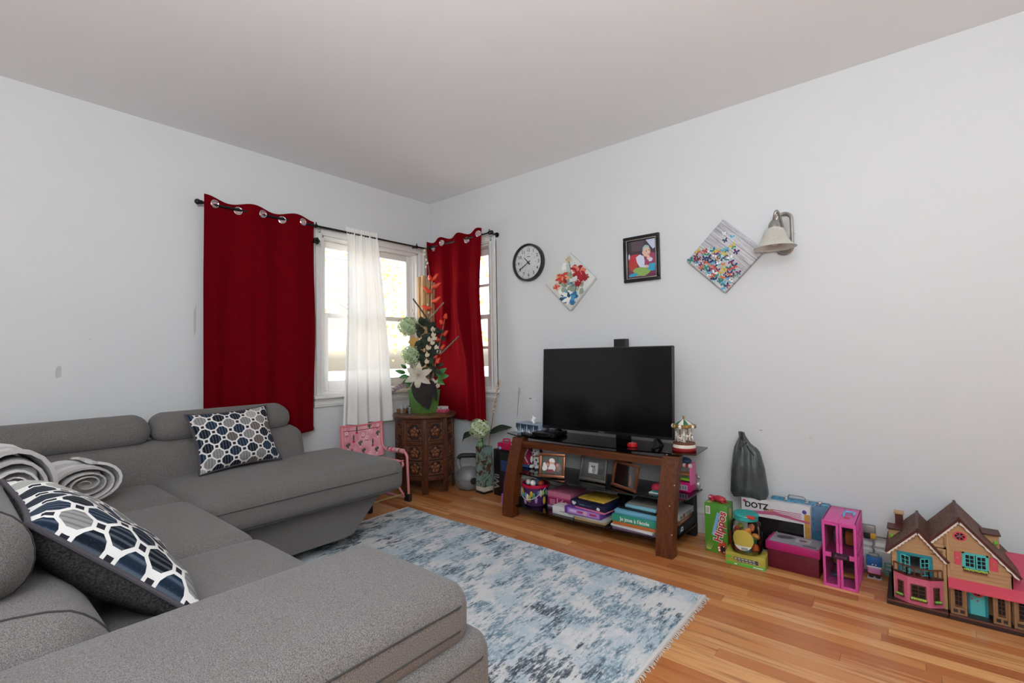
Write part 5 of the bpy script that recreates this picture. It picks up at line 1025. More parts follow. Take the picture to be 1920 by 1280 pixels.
# ================================================================== child's folding chair
PT = plain('#e08f95', .35, var=.04); KN = plain('#16161a', .5)
def cactus_mat():
    t = T('pink_cactus_canvas', .8, 0, .2); p = t.tc(); n = t.noise(p, 16, 2); f = t.noise(p, 400, 2); t.set('Base Color', t.mix(n.step(.4, .65), '#d98f9c', '#e5abb4')); t.bump(f, .3, .001); return t.m
CV = cactus_mat(); ch_ = thing('folding_chair', "child's pink cactus print folding camp chair between sofa and side table", 'chair', (.30, -.815, 0))
hw = .165
for s in (-1, 1):
    y = s*hw
    m = MB(); m.tube(rpath([(-.145, y, .545), (-.125, y, .35), (.175, y, .355), (.192, y, .018), (-.110, y, .016), (-.118, y, .10)], .055, 6), .0095, 10); m.build('side_frame', PT, ch_)
    MB().tube(rpath([(.135, y*.90, .285), (.152, y*.9, .262), (-.03, y*.90, .085), (-.115, y*.9, .020)], .03, 5), .0085, 10).build('cross_tube', PT, ch_); MB().tube([(-.115, y*.93, .275), (.06, y*.93, .110), (.165, y*.93, .030)], .0085, 10).build('cross_tube', PT, ch_)
    m = MB(); m.soft(.150, .215, y-.016, y+.016, 0, .055, .012, 0, 5); m.build('foot_cap', KN, ch_)
    m = MB(); m.tube([(-.055, y, .3535), (.135, y, .3555)], .017, 12); ar = m.build('arm_pad', CV, ch_)
    for q in range(4): MB().tube([(-.045+.045*q, y, .3545), (-.030+.045*q, y, .355)], .0174, 12).build('print_band', plain(('#4a5b4a', '#c83a4a', '#8fa08a', '#4a5b4a')[q], .7), ar)
    MB().ball((.075, y*.915, .115), .011, 8, 6).build('hinge', plain('#9c2030', .4), ch_)
MB().tube([(-.03, -hw*.9, .085), (-.03, hw*.9, .085)], .006, 8).build('cross_bar', PT, ch_); MB().tube([(.14, -hw*.9, .045), (.14, hw*.9, .045)], .006, 8).build('cross_bar', plain('#b59a6a', .5), ch_)
def bk(u, v): return (-.128-.012*sin(pi*u)-.02*v, -hw-.012+(2*hw+.024)*u, .300+.255*v-.012*sin(pi*u)*v)
bo_ = MB().sheet(bk, 20, 12, .006).build('back_panel', CV, ch_, 70)
EDG = plain('#dd7580', .6); MB().tube([bk(i/14, 1) for i in range(15)], .006, 8).build('edging', EDG, bo_); MB().tube([bk(0, i/8) for i in range(9)], .006, 8).build('edging', EDG, bo_); MB().tube([bk(1, i/8) for i in range(9)], .006, 8).build('edging', EDG, bo_); MB().tube([bk(i/14, .86) for i in range(15)], .0025, 6).build('seam', plain('#8a3a48', .7), bo_)
def seatf(u, v): return (-.115+.26*u, -hw+.01+(2*hw-.02)*v, .290-.022*sin(pi*u)*sin(pi*v))
so_ = MB().sheet(seatf, 12, 12, .006).build('seat_panel', CV, ch_, 70); MB().tube([seatf(1, i/10) for i in range(11)], .006, 8).build('edging', EDG, so_)
g = random.Random(12); GC = plain('#34513f', .7); RP = plain('#c8394a', .7); WP = plain('#ecc9cf', .7); TX_ = plain('#5a2a48', .7)
spots = [(-.12, .40, 0), (-.07, .45, 1), (-.015, .405, 0), (.04, .45, 2), (.09, .40, 1), (.135, .46, 0), (-.14, .34, 2), (-.09, .35, 1), (.01, .345, 0), (.06, .33, 2), (.12, .34, 0), (-.04, .51, 1), (.07, .52, 0), (-.13, .50, 2), (.14, .53, 2), (.01, .475, 2)]
for y, z, k in spots:
    S_ = []
    if k == 0: S_ = [(circ(0, .008, .0055, .024), 0), (circ(-.012, .012, .005, .012, a0=.4), 0), (circ(.012, .018, .005, .012), 0), (rect(-.006, .006, -.024, -.012), 2)]
    elif k == 1: S_ = [(circ(0, .01, .006, .026), 0), (rect(-.010, .010, -.026, -.010), 1)]
    else: S_ = [(blob(0, 0, .014, .014, 10, .25, g), 2), (circ(0, 0, .004), 1), (rect(-.016, .016, -.024, -.020), 3)]
    u = (y+hw+.012)/(2*hw+.024); v = (z-.30)/.255; dx = bk(u, v)[0]+.0006
    decal('cactus_print', S_, [GC, RP, WP, TX_], bo_, face_x(dx+.0012, y, z), .0004)
for x, y, k in ((-.05, -.09, 0), (.03, -.03, 0), (.08, -.10, 0), (.09, .05, 1), (-.04, .06, 0), (.02, .11, 1)): decal('cactus_print', [(circ(0, .008, .006, .022), 0), (rect(-.009, .009, -.022, -.012), 1)], [GC, RP], so_, face_z(x, y, seatf((x+.115)/.26, (y+hw)/(2*hw))[2]+.001, 1.4), .0006)
# ================================================================== toys along the television wall
# ---- tall green game box
GB = plain('#4c8a2a', .4, scale=12, var=.12)
r = thing('green_game_box', 'tall bright green game box with slanted red lettering, right of the television stand', 'game box', (2.527, -.197, 0)); MB().box(-.057, .057, -.053, .053, 0, .252, .0015).build('carton', GB, r)
HR = plain('#b3202a', .45); HW = plain('#ece6e2', .5); HB = plain('#7ba6cf', .5); YL = plain('#c3bd6a', .5); HO = plain('#b5441f', .5); DK = plain('#2a1210', .5)
decal('box_print', [(rect(-.050, -.028, .196, .236), 1)]+[(rect(-.047+.0028*i, -.0456+.0028*i, .200, .232), 5) for i in range(6)]+[([(-.022, .093), (-.008, .085), (.022, .205), (.008, .212), (-.006, .16)], 2)]
      +[([(-.05+.004*i, .012), (-.046+.004*i, .012), (-.054+.017*i*.6, .062-.006*abs(i-2))], 3) for i in range(5)]+[(blob(.030, .030, .024, .034, 12, .15, random.Random(1)), 4), ([(.0, .070), (.05, .052), (.05, .060), (.004, .078)], 4), (blob(.032, .026, .011, .022, 10, .2, random.Random(2)), 5), (circ(.012, .030, .005), 1), (circ(.014, .018, .005), 1), (circ(.036, .040, .003), 1), (circ(.036, .012, .003), 1)], [GB, HW, HB, YL, HO, DK], r, face_y(0, -.053, 0))
text('lettering_outline', 'Hippos', .056, HW, r, face_y(.022, -.0545, .140, rad(80)), .0003, .0042); text('lettering', 'Hippos', .056, HR, r, face_y(.022, -.0552, .140, rad(80)), .0003, .0012)
decal('side_print', [(blob(.0, .20, .03, .03, 10, .2, random.Random(3)), 0), (blob(-.01, .08, .035, .05, 10, .2, random.Random(4)), 1)], [YL, HO], r, face_x(.057, 0, 0)); decal('top_print', [(blob(.02, .0, .028, .02, 12, .2, random.Random(5)), 0), (circ(.015, .002, .006), 1), (circ(.03, .0, .006), 1), ([(-.05, -.04), (-.03, -.045), (-.02, -.01), (-.045, .0)], 2)], [HO, HW, YL], r, face_z(0, 0, .252))
# little red hippo on top
RT_ = plain('#b32a3c', .4); r = thing('red_hippo_toy', 'small red plastic hippo toy lying on the green game box', 'toy', (2.525, -.200, .2525), rad(-18)); MB().ball((.008, 0, .017), (.038, .022, .017)).build('body', RT_, r); MB().ball((-.036, -.002, .016), (.017, .018, .014), 12, 8).build('head', RT_, r); MB().ball((-.036, -.016, .020), (.006, .004, .005), 8, 6).build('eye', HW, r); MB().ball((-.050, -.006, .013), (.007, .012, .007), 8, 6).build('snout', plain('#d8d0d0', .4), r)
for x, y in ((-.02, .016), (-.02, -.016), (.034, .014), (.034, -.014)): MB().ball((x, y, .007), (.009, .007, .007), 8, 6).build('leg', RT_, r)
# ---- jar of play food on its carton
r = thing('play_food_jar', 'clear plastic jar of play food with turquoise lid on a yellow green carton', 'jar', (2.684, -.290, 0), rad(4)); CK = plain('#a59a3a', .5, scale=25, var=.15); LG = plain('#5fae3c', .45)
MB().box(-.089, .089, -.052, .052, 0, .060, .002).build('carton', CK, r); MB().box(-.0895, .0895, -.0525, .0525, 0, .016, .002).build('carton_stripe', LG, r)
decal('carton_print', [(rect(-.052, .058, .030, .040), 0), (rect(-.034, .058, .021, .029), 0), (rect(-.085, -.06, .034, .044), 1), (rect(.035, .078, .005, .010), 2), (rect(-.048, -.036, .005, .011), 2)]+[(rect(-.048+.016*i, -.036+.016*i, .033, .037), 2) for i in range(6)]+[(rect(-.03+.016*i, -.018+.016*i, .0235, .0265), 2) for i in range(5)], [plain('#3a3550', .5), LG, plain('#d8d8c4', .5)], r, face_y(0, -.0526, 0))
def clear_mat():
    m = bpy.data.materials.new('clear_plastic'); m.use_nodes = True; t = m.node_tree; t.nodes.clear(); o = t.nodes.new('ShaderNodeOutputMaterial'); x = t.nodes.new('ShaderNodeMixShader'); a = t.nodes.new('ShaderNodeBsdfTransparent'); a.inputs[0].default_value = (.93, .94, .93, 1); g_ = t.nodes.new('ShaderNodeBsdfGlossy'); g_.inputs['Roughness'].default_value = .06; f = t.nodes.new('ShaderNodeLayerWeight'); f.inputs[0].default_value = .22
    t.links.new(f.outputs['Fresnel'], x.inputs[0]); t.links.new(a.outputs[0], x.inputs[1]); t.links.new(g_.outputs[0], x.inputs[2]); t.links.new(x.outputs[0], o.inputs[0]); return m
CLEAR = clear_mat(); jp = [(.052, .061), (.066, .066), (.072, .080), (.072, .185), (.066, .205), (.050, .218), (.050, .232)]
MB().lathe(jp, 32, cap=False).build('jar_wall', CLEAR, r); TQ = plain('#2f9c98', .35); MB().lathe([(.053, .218), (.055, .220), (.055, .246), (.051, .250), (.001, .250)], 32).build('lid', TQ, r); MB().lathe([(.058, .238), (.060, .241), (.058, .245)], 32).build('lid_rim', TQ, r); MB().box(.008, .050, -.056, -.040, .236, .250, .004).build('lid_latch', plain('#b83224', .4), r)
def lab(u, v):
    a = rad(-90)+(u-.5)*1.35; rr = .0735; q = (v-.5); w = sqrt(max(0, .25-q*q))*2; aa = rad(-94)+(u-.5)*1.36*w; return (rr*cos(aa), rr*sin(aa), .135+q*.098)
lb = MB().sheet(lab, 16, 14, .0006).build('label', plain('#b9a447', .5), r, 60)
def lab2(u, v): q = -.49+.20*v; w = sqrt(max(0, .25-q*q))*2; aa = rad(-94)+(u-.5)*1.36*w; rr = .0743; return (rr*cos(aa), rr*sin(aa), .135+q*.098)
MB().sheet(lab2, 16, 6).build('label_band', plain('#d9d8d2', .5), lb, 60)
for i in range(9):
    a = rad(-97+2.4*i); MB().box(-.0008, .0008, -.0752, -.0748, .090, .101).build('barcode_line', plain('#26262a', .5), lb).matrix_local = Matrix.Rotation(a+rad(90), 4, 'Z')
FC = ['#d2622a', '#c9aa34', '#2f8f4a', '#b8352a', '#3f7f86', '#d98a3a', '#7aa23a', '#c8452f', '#d8b24a', '#2f6f4a', '#c86a3a', '#9fb23f', '#8a3a2a', '#d07f2a']; FN = ['orange carrot piece', 'yellow corn piece', 'green pepper piece', 'red tomato piece', 'teal cup piece', 'orange bread slice', 'lime lettuce piece', 'red sausage piece', 'yellow cheese wedge', 'dark green cucumber piece', 'amber potato piece', 'pale green pear piece', 'brown cookie piece', 'orange drumstick piece']; g = random.Random(8)
FP = ['low at the left', 'low at the right', 'at the back of the jar', 'high at the left', 'high at the right', 'near the top', 'at the far right', 'at the bottom centre', 'beside the label', 'low at the back', 'near the floor', 'under the lid', 'at the far left', 'right of the label']
jc = Vector((2.684, -.290, 0))
for i in range(14):
    lay, k = i//5, i % 5; a = 2*pi*k/5+lay*.6; q = .040; z = .086+.040*lay; m = MB(); sx = g.uniform(.017, .022)
    if i % 3 == 0: m.lathe([(.004, -.018), (sx*.8, -.015), (sx, 0), (sx*.6, .015), (.003, .018)], 14)
    elif i % 3 == 1: m.soft(-sx, sx, -.014, .014, -.016, .016, .010, .003, 5)
    else: m.tube(bez((-.022, 0, -.004), (-.01, 0, .012), (.01, 0, .012), (.022, 0, -.004), 8), [.006, .010, .012, .013, .013, .013, .012, .010, .006], 10)
    o = thing('play_food', 'plastic '+FN[i]+' inside the clear jar, '+FP[i], 'play food', jc+Vector((q*cos(a), q*sin(a), z)), 0, 'play food in the clear jar'); p = m.build('food_shape', plain(FC[i], .45), o); MB().ball((0, 0, .012), (.007, .007, .010), 8, 5).build('food_detail', plain(FC[(i+5) % 14], .45), o); o.rotation_euler = (g.uniform(-.5, .5), g.uniform(-.5, .5), g.uniform(0, 6))
# ---- craft kit box
r = thing('craft_kit_box', 'white craft kit box with black lettering and a dark window showing bright pens', 'box', (2.775, -.078, 0)); w = .158; MB().box(-w, w, -.026, .026, 0, .272, .0015).build('carton', plain('#c9c6c8', .45), r)
WN = plain('#17181a', .2); decal('window_print', [(rect(-.13, .128, .02, .185), 0), (rect(.132, .156, .006, .235), 1), ([(-.155, .190), (.0, .205), (.155, .19), (.155, .20), (.0, .222), (-.155, .205)], 2), (circ(-.143, .256, .007), 3), (circ(.133, .245, .010), 4)]+[(rect(-.02+.001*(i % 2), .120, .213+.0085*i, .2165+.0085*i), 2) for i in range(3)], [WN, plain('#b98a3a', .5, scale=30, var=.4), plain('#b5567a', .5), plain('#a3203a', .5), plain('#4a3f8a', .5)], r, face_y(0, -.026, 0))
text('lettering', 'DOTZ', .040, plain('#141416', .5), r, face_y(-.085, -.0268, .238), .0003, .0012); text('script_lettering', 'dots', .026, plain('#a06a4a', .5), r, face_y(-.030, -.0268, .226), .0003, .0006, .3)
for (a, b, c, d, cc, nm) in ((.005, .125, .075, .065, '#2fae4a', 'green_pen'), (-.03, .095, .04, .040, '#d02f50', 'red_pen'), (.06, .115, .10, .095, '#2f7f4a', 'dark_green_pen')): MB().tube([(a, -.0275, b), ((a+c)/2, -.030, (b+d)/2), (c, -.0275, d)], [.003, .009, .006], 8).build(nm, plain(cc, .35), r)
# ---- blue carrying case behind it
BCm = T('icy_blue_print', .35, 0, .5); n = BCm.noise(BCm.tc(), 22, 4, .6, 1.2); BCm.set('Base Color', BCm.ramp(n, [(.3, '#23405c'), (.5, '#4f8fb0'), (.62, '#2c5a78'), (.8, '#a9c9d8')]))
r = thing('blue_carry_case', 'icy blue printed carry case with chrome handle, standing behind the craft kit', 'case', (2.880, -.0305, 0)); MB().box(-.130, .130, -.0245, .0125, 0, .286, .006).build('shell', BCm.m, r); MB().box(.062, .1305, -.026, -.0235, .15, .272, .001).build('picture_panel', plain('#5d7f9c', .4, scale=18, var=.25), r)
MB().tube(rpath([(-.055, -.006, .286), (-.050, -.012, .305), (.020, -.012, .305), (.025, -.006, .286)], .015), .003, 8).build('handle', CHROME, r)
for x in (-.062, .032, .085): MB().box(x-.008, x+.008, -.026, .0, .278, .292, .002).build('clasp', CHROME, r)
# ---- knotted bag
def bag_mat():
    t = T('grey_plastic_bag', .32, 0, .5); p = t.tc(); n = t.noise(t.map(p, (30, 30, 7)), 1.2, 5, .6, .6); big = t.noise(p, 9, 3); c = t.mix(n.step(.3, .7), '#33383a', '#4f5656'); c = t.mix(big.step(.55, .75)*.4, c, '#5d6664'); t.set('Base Color', c); t.bump(n, .6, .006); t.set('Alpha', .93); return t.m
r = thing('plastic_bag', 'knotted dark grey plastic bag resting on the boxes against the wall', 'bag', (2.648, -.070, .2735)); nu, nv = 72, 30
def lerp_(T_, v):
    for (a, x), (b, y) in zip(T_, T_[1:]):
        if a <= v <= b: return x+(y-x)*(v-a)/(b-a)
    return T_[-1][1]
def bg(u, v):
    a = 2*pi*u; xl = lerp_([(0, -.080), (.06, -.0925), (.4, -.086), (.76, -.0675), (.9, -.045), (1, -.030)], v); xr = lerp_([(0, .085), (.06, .095), (.44, .080), (.70, .060), (.76, .046), (.82, .016), (.93, -.006), (1, -.014)], v); dd = lerp_([(0, .045), (.1, .057), (.5, .052), (.75, .032), (.85, .018), (1, .008)], v)
    f = 1+.05*sin(6*a+5*v)+.07*sin(11*a-4*v)*(.3+v)+.06*sin(21*a+2)*v
    return ((xl+xr)/2+(xr-xl)/2*cos(a), dd*f*math.copysign(abs(sin(a))**.8, sin(a)), .338*v+.008*sin(3*a)*(1-v))
bb = MB().sheet(bg, nu, nv).build('bag_body', bag_mat(), r, 70); BGM = bb.data.materials[0]
for x0, z0, x1, z1 in ((-.020, .300, -.026, .345), (.000, .275, .030, .225), (-.022, .285, -.034, .240)):
    def er(u, v): return (x0+(x1-x0)*v+.016*(u-.5)*(1+.5*v), -.024-.012*sin(pi*v)+.006*sin(5*u), z0+(z1-z0)*v)
    MB().sheet(er, 6, 8, .001).build('handle_ear', BGM, r, 70)
MB().ball((-.012, -.014, .288), (.016, .014, .013), 10, 7).build('knot', BGM, r)
# ---- pink lidded box
r = thing('pink_storage_box', 'dark red storage box with bright pink printed lid', 'storage box', (2.880, -.196, 0), rad(-2)); MB().box(-.108, .108, -.070, .070, 0, .092, .003).build('body', plain('#5e0f24', .4, scale=12, var=.25), r); MB().box(-.114, .114, -.076, .076, .088, .127, .004).build('lid', plain('#a81a62', .35), r)
decal('lid_print', [(rect(-.100, .106, -.066, .068), 0), (blob(-.045, .02, .04, .026, 10, .3, random.Random(1)), 1), (rect(.0, .062, -.015, .045), 2), (blob(.03, .014, .022, .018, 10, .3, random.Random(3)), 3), (rect(.04, .095, -.055, -.04), 1), (rect(.05, .09, -.035, -.03), 1)], [plain('#8d8a90', .4, scale=40, var=.15), plain('#4a4550', .5), plain('#b3aeb2', .4), plain('#7a5a5e', .5)], r, face_z(0, 0, .127))
# ---- pink doll wardrobe
HP = plain('#cf4a96', .35); HPD = plain('#9c1f66', .4); r = thing('doll_wardrobe', 'hot pink toy wardrobe with clear double doors and carry handle', 'toy wardrobe', (3.073, -.190, 0), rad(-1)); w, d, h = .063, .130, .288; t_ = .006
MB().box(-w, w, d-t_, d, 0, h, .001).build('back', plain('#7a2a86', .4), r); MB().box(-w, -w+t_, -d+.008, d, 0, h, .001).build('side', HP, r); MB().box(-w, w, -d+.008, d, 0, t_, .001).build('bottom', HP, r); MB().box(-w, w, -d+.008, d, .142, .148, .001).build('shelf', HPD, r)
tp_ = MB(); tp_.box(-w, w, -d, d, h-t_, h, .002).build('top', HP, r); MB().box(-.001, .001, -d+.002, d, h-.001, h+.0006).build('top_seam', HPD, r, 0)
# lattice side towards the dollhouse
m = MB(); m.box(w-t_, w-.003, -d+.008, d, 0, h); sd = m.build('side', HPD, r, 0)
for k in range(7): zz = .012+.044*k; MB().box(w-t_, w, -d+.008, d, zz-.004, zz+.004, .001).build('lattice_bar', HP, sd)
for k in range(6): yy = -d+.012+.048*k; MB().box(w-t_, w+.0004, yy-.004, yy+.004, 0, h, .001).build('lattice_bar', HP, sd)
for s in (-1, 1):
    x0, x1 = (-w, -.001) if s < 0 else (.001, w); m = MB(); m.box(x0, x0+.010, -d, -d+.010, 0, h-t_, .001); m.box(x1-.010, x1, -d, -d+.010, 0, h-t_, .001); m.box(x0+.01, x1-.01, -d, -d+.010, 0, .012, .001); m.box(x0+.01, x1-.01, -d, -d+.010, h-t_-.012, h-t_, .001); m.box(x0+.01, x1-.01, -d, -d+.010, .130, .150, .001); dr = m.build('door', HP, r); MB().box(x0+.009, x1-.009, -d+.003, -d+.005, .010, h-t_-.010).build('clear_panel', CLEAR, dr, 0)
    MB().box(s*.006-.004, s*.006+.004, -d-.006, -d, .20, .24, .002).build('pull', HP, dr)
MB().box(-.030, .036, -d-.006, -d+.001, .128, .154, .003).build('name_plate', plain('#141014', .3), r); text('lettering', 'Barbie', .018, plain('#7a3a6a', .4), r, face_y(.003, -d-.0064, .141), .0003, .0002, .3)
HND = plain('#5fb0cf', .35); MB().tube(rpath([(.008, -.02, h), (.008, -.02, h+.008), (.008, .03, h+.010), (.044, .03, h+.010), (.044, .0, h+.008)], .008), .0045, 8).build('carry_handle', HND, r); MB().tube([(.022+.010*cos(a), -.045+.006*sin(a), h+.002) for a in [2*pi*i/12 for i in range(12)]], .002, 6, True).build('handle_ring', plain('#b5452f', .4), r)
for k, (x, y, z, sx, sz, cc, nm) in enumerate(((.03, .0, .17, .020, .05, '#c2602a', 'orange_dress'), (-.02, .02, .16, .018, .06, '#7a4a8a', 'violet_dress'), (.018, -.03, .025, .030, .010, '#c27a2a', 'orange_seat'), (-.02, -.02, .012, .028, .014, '#4a4a78', 'slate_drawer'), (-.035, .06, .05, .012, .04, '#b98a6a', 'tan_panel'))): MB().soft(x-sx, x+sx, y-.02, y+.02, max(t_, z-sz*.2), z+sz, .008, 0, 4).build(nm, plain(cc, .5), r)
# ---- small blue and pink toy, teal ladder, socket and cable
r = thing('clip_toy', 'small blue and pink box-shaped clip toy on clear stand by the socket', 'toy', (3.180, -.108, 0), rad(2)); BL = plain('#1f5f9c', .35); MB().box(-.027, .027, -.014, .022, 0, .004, .001).build('clear_stand', plain('#b5aeb0', .2), r); MB().soft(-.026, .026, -.015, .018, .022, .052, .008, 0, 5).build('lower_block', plain('#c878a8', .4), r); MB().box(-.0265, .0265, -.016, .0185, .050, .058, .001).build('white_band', plain('#d8d0d8', .4), r)
MB().box(-.029, .029, -.016, .020, .058, .100, .004).build('upper_block', BL, r); MB().box(-.018, .018, -.010, .014, .098, .112, .003).build('clip', plain('#8a9096', .3, .5), r)
for s in (-1, 1): MB().ball((.006*s, -.0165, .066), (.003, .0015, .003), 8, 6).build('eye', HW, r); MB().ball((.012*s, -.014, .013), (.009, .004, .006), 8, 6).build('shoe', DK, r)
r = thing('teal_ladder', 'tiny teal toy ladder leaning by the dollhouse', 'toy', (3.232, -.050, 0)); TL = plain('#5fb5a8', .4)
for s in (-1, 1): MB().box(.014*s-.003, .014*s+.003, -.003, .003, 0, .062, .001).build('rail', TL, r)
for z in (.006, .024, .042, .059): MB().box(-.014, .014, -.002, .002, z-.003, z+.003, .001).build('rung', TL, r)
r = thing('wall_socket', 'grey metal wall socket with yellow and black plugs above the baseboard', 'socket', (3.165, -.001, .19)); MB().box(-.036, .020, -.030, 0, -.022, .022, .004).build('metal_box', plain('#8f8a86', .4, .3), r); MB().prism([(-.022, -.022), (.022, -.022), (.016, .018), (-.022, .022)], -.002, .010, 'z').build('cover', plain('#a39d98', .35, .4), r); MB().box(.0, .022, -.046, -.028, -.034, -.010, .003).build('yellow_plug', plain('#c99a34', .45), r); MB().box(-.024, .0, -.044, -.028, -.036, -.012, .003).build('black_plug', BLACKM, r)
one('power_cable', MB().tube([(3.187, -.036, .168), (3.215, -.032, .168), (3.25, -.024, .160), (3.30, -.022, .152), (3.45, -.020, .150), (3.70, -.020, .149), (4.0, -.020, .149)], .0035, 8), plain('#6d6864', .5), 'grey power cord running along the baseboard from the yellow plug behind the dollhouse', 'cable')
one('adapter_cable', MB().tube([(3.176, -.040, .152), (3.178, -.048, .135), (3.172, -.05, .120), (3.178, -.052, .107), (3.174, -.045, .085), (3.17, -.035, .05), (3.16, -.04, .004), (3.13, -.05, .004)], .004, 8), plain('#7b7f80', .5), 'short grey cord hanging from the black plug behind the blue clip toy', 'cable')

# ================================================================== dollhouse
TAN = plain('#b08a62', .5, var=.05); TAND = plain('#8a6544', .6); RF = T('dollhouse_shingles', .6, 0, .3); _x, _y, _z = RF.sep(RF.tc()); _n = RF.noise(RF.map(RF.tc(), (70, 12, 70)), 2, 3); RF.set('Base Color', RF.mix(_n.step(.3, .7), '#4f3328', '#6e4c3e')); RF.bump(((_z*140.).sin()), .3, .001); RF = RF.m
BRN = plain('#4a1d14', .45); DKB = plain('#2a1512', .4); PNK = plain('#c9607c', .5, scale=140, var=.22, bump=.8); COR = plain('#cc4a5c', .4); TQD = plain('#1c7f8c', .4); TQL = plain('#52b5b5', .4); WH = plain('#e6ded6', .5); GRL = plain('#6fae3a', .45); IN = plain('#1a1210', .9)
X0, YF = 3.245, -.330
D = thing('dollhouse', 'two-part tan dollhouse with brown roof, pink bay and coral awning', 'dollhouse', (3.43, -.20, 0)); OX, OY = 3.43, -.20
def dp(nm, mb, mat, parent=D, sm=0):
    mb.v = [(v[0]-OX, v[1]-OY, v[2]) for v in mb.v]; return mb.build(nm, mat, parent, sm)
dp('base', MB().box(3.232, 3.421, -.352, -.045, 0, .022, .002), DKB); dp('base', MB().box(3.424, 3.90, -.352, -.045, 0, .022, .002), DKB); dp('base_rim', MB().box(3.232, 3.421, -.354, -.350, .016, .022), plain('#6a3a32', .3)); dp('base_rim', MB().box(3.424, 3.90, -.354, -.350, .016, .022), plain('#6a3a32', .3))
yb = -.05; fy = -.318
# left half shell (open doorway on the upper floor)
def wallpoly(nm, pts, y0, y1, mat=TAN): return dp(nm, MB().prism(pts, y0, y1, 'y'), mat)
lw = dp('front_wall', MB().box(3.250, 3.275, fy, fy+.006, .022, .215).box(3.375, 3.420, fy, fy+.006, .022, .262).box(3.275, 3.375, fy, fy+.006, .022, .135).prism([(3.25, .215), (3.275, .215), (3.375, .215), (3.42, .215), (3.42, .262), (3.378, .272), (3.338, .305)], fy, fy+.006, 'y'), TAN)
dp('front_wall', MB().prism([(3.377, .262), (3.424, .262), (3.424, .334), (3.377, .281)], fy+.001, fy+.006, 'y'), TAN); dp('side_wall', MB().box(3.250, 3.256, fy, yb, .022, .215), TAN); dp('inner_wall', MB().box(3.414, 3.420, fy, yb, .022, .30), TAND); dp('back_wall', MB().box(3.250, 3.420, yb-.004, yb, .022, .21), TAND); dp('upper_floor', MB().box(3.256, 3.414, fy+.006, yb-.004, .128, .134), plain('#8d8a88', .6))
# right half shell
rw = dp('front_wall', MB().prism([(3.424, .135), (3.604, .135), (3.604, .200), (3.5, .330), (3.463, .368), (3.424, .333)], fy, fy+.006, 'y'), TAN); dp('side_wall', MB().box(3.598, 3.604, fy, yb, .022, .20), TAN); dp('inner_wall', MB().box(3.424, 3.430, fy, yb, .022, .32), TAND); dp('back_wall', MB().box(3.43, 3.598, yb-.004, yb, .022, .21), TAND); dp('ground_floor_wall', MB().box(3.43, 3.90, -.275, -.270, .022, .150), TAN)
for k in range(12):                                   # clapboards: a thin lap line every board
    z = .150+.0155*k
    if z < .30:
        xr = 3.604 if z < .2 else 3.604-(z-.2)*.815; dp('clapboard', MB().box(3.426, xr-.004, fy-.0016, fy, z, z+.0125), TAN, rw)
for k in range(9):
    z = .150+.0155*k; a, b = 3.252, 3.272
    if z < .21: dp('clapboard', MB().box(a, b, fy-.0016, fy, z, z+.0125), TAN, lw); dp('clapboard', MB().box(3.378, 3.418, fy-.0016, fy, z, z+.0125), TAN, lw)
    elif z < .27: dp('clapboard', MB().box(3.254+(z-.2)*.8, 3.416, fy-.0016, fy, z, z+.0125), TAN, lw)
dp('corner_board', MB().box(3.412, 3.4215, fy-.004, fy+.004, .022, .255, .001), TAN); dp('corner_board', MB().box(3.4235, 3.433, fy-.004, fy+.004, .135, .325, .001), TAN)
# roofs: each slope a slab, with brown fascia and white scalloped bargeboard
def slope(nm, x0, z0, x1, z1, y0, y1, t=.007, mat=RF):
    n = Vector((-(z1-z0), 0, x1-x0)).normalized()*t; n = n if n.z > 0 else -n; v = []
    for y in (y0, y1): v += [(x0, y, z0), (x1, y, z1), (x1+n.x, y, z1+n.z), (x0+n.x, y, z0+n.z)]
    return dp(nm, MB().add(v, [(0, 1, 2, 3), (7, 6, 5, 4), (0, 4, 5, 1), (1, 5, 6, 2), (2, 6, 7, 3), (3, 7, 4, 0)]), mat)
def gable(x0, z0, x1, z1, yf):
    slope('fascia', x0, z0, x1, z1, yf-.006, yf, .009, BRN); k = 9; d = Vector((x1-x0, 0, z1-z0)); n = Vector((-d.z, 0, d.x)).normalized(); n = -n if n.z > 0 else n; m = MB()
    for i in range(k): a = Vector((x0, 0, z0))+d*(i/k); b = Vector((x0, 0, z0))+d*((i+1)/k); c = (a+b)/2+n*.0085; a2, b2 = a+n*.005, b+n*.005; m.add([(q.x, yf-.003, q.z) for q in (a, b, b2, c, a2)]+[(q.x, yf-.001, q.z) for q in (a, b, b2, c, a2)], [(0, 1, 2, 3, 4), (9, 8, 7, 6, 5), (2, 1, 6, 7), (3, 2, 7, 8), (4, 3, 8, 9)])
    dp('bargeboard', m, WH)
yf = -.332
slope('roof_slope', 3.236, .203, 3.338, .310, yf, yb); slope('roof_slope', 3.338, .310, 3.425, .205, yf, yb+.0); gable(3.236, .203, 3.338, .310, yf); gable(3.338, .310, 3.425, .205, yf)
slope('roof_slope', 3.375, .276, 3.463, .378, yf+.006, yb); slope('roof_slope', 3.463, .378, 3.622, .197, yf+.006, yb); gable(3.375, .276, 3.463, .378, yf+.004); gable(3.463, .378, 3.622, .197, yf+.004)
dp('ridge_cap', MB().tube([(3.338, yf-.004, .318), (3.338, yb, .318)], .006, 6), BRN); dp('ridge_cap', MB().tube([(3.463, yf+.002, .386), (3.463, yb, .386)], .006, 6), BRN)
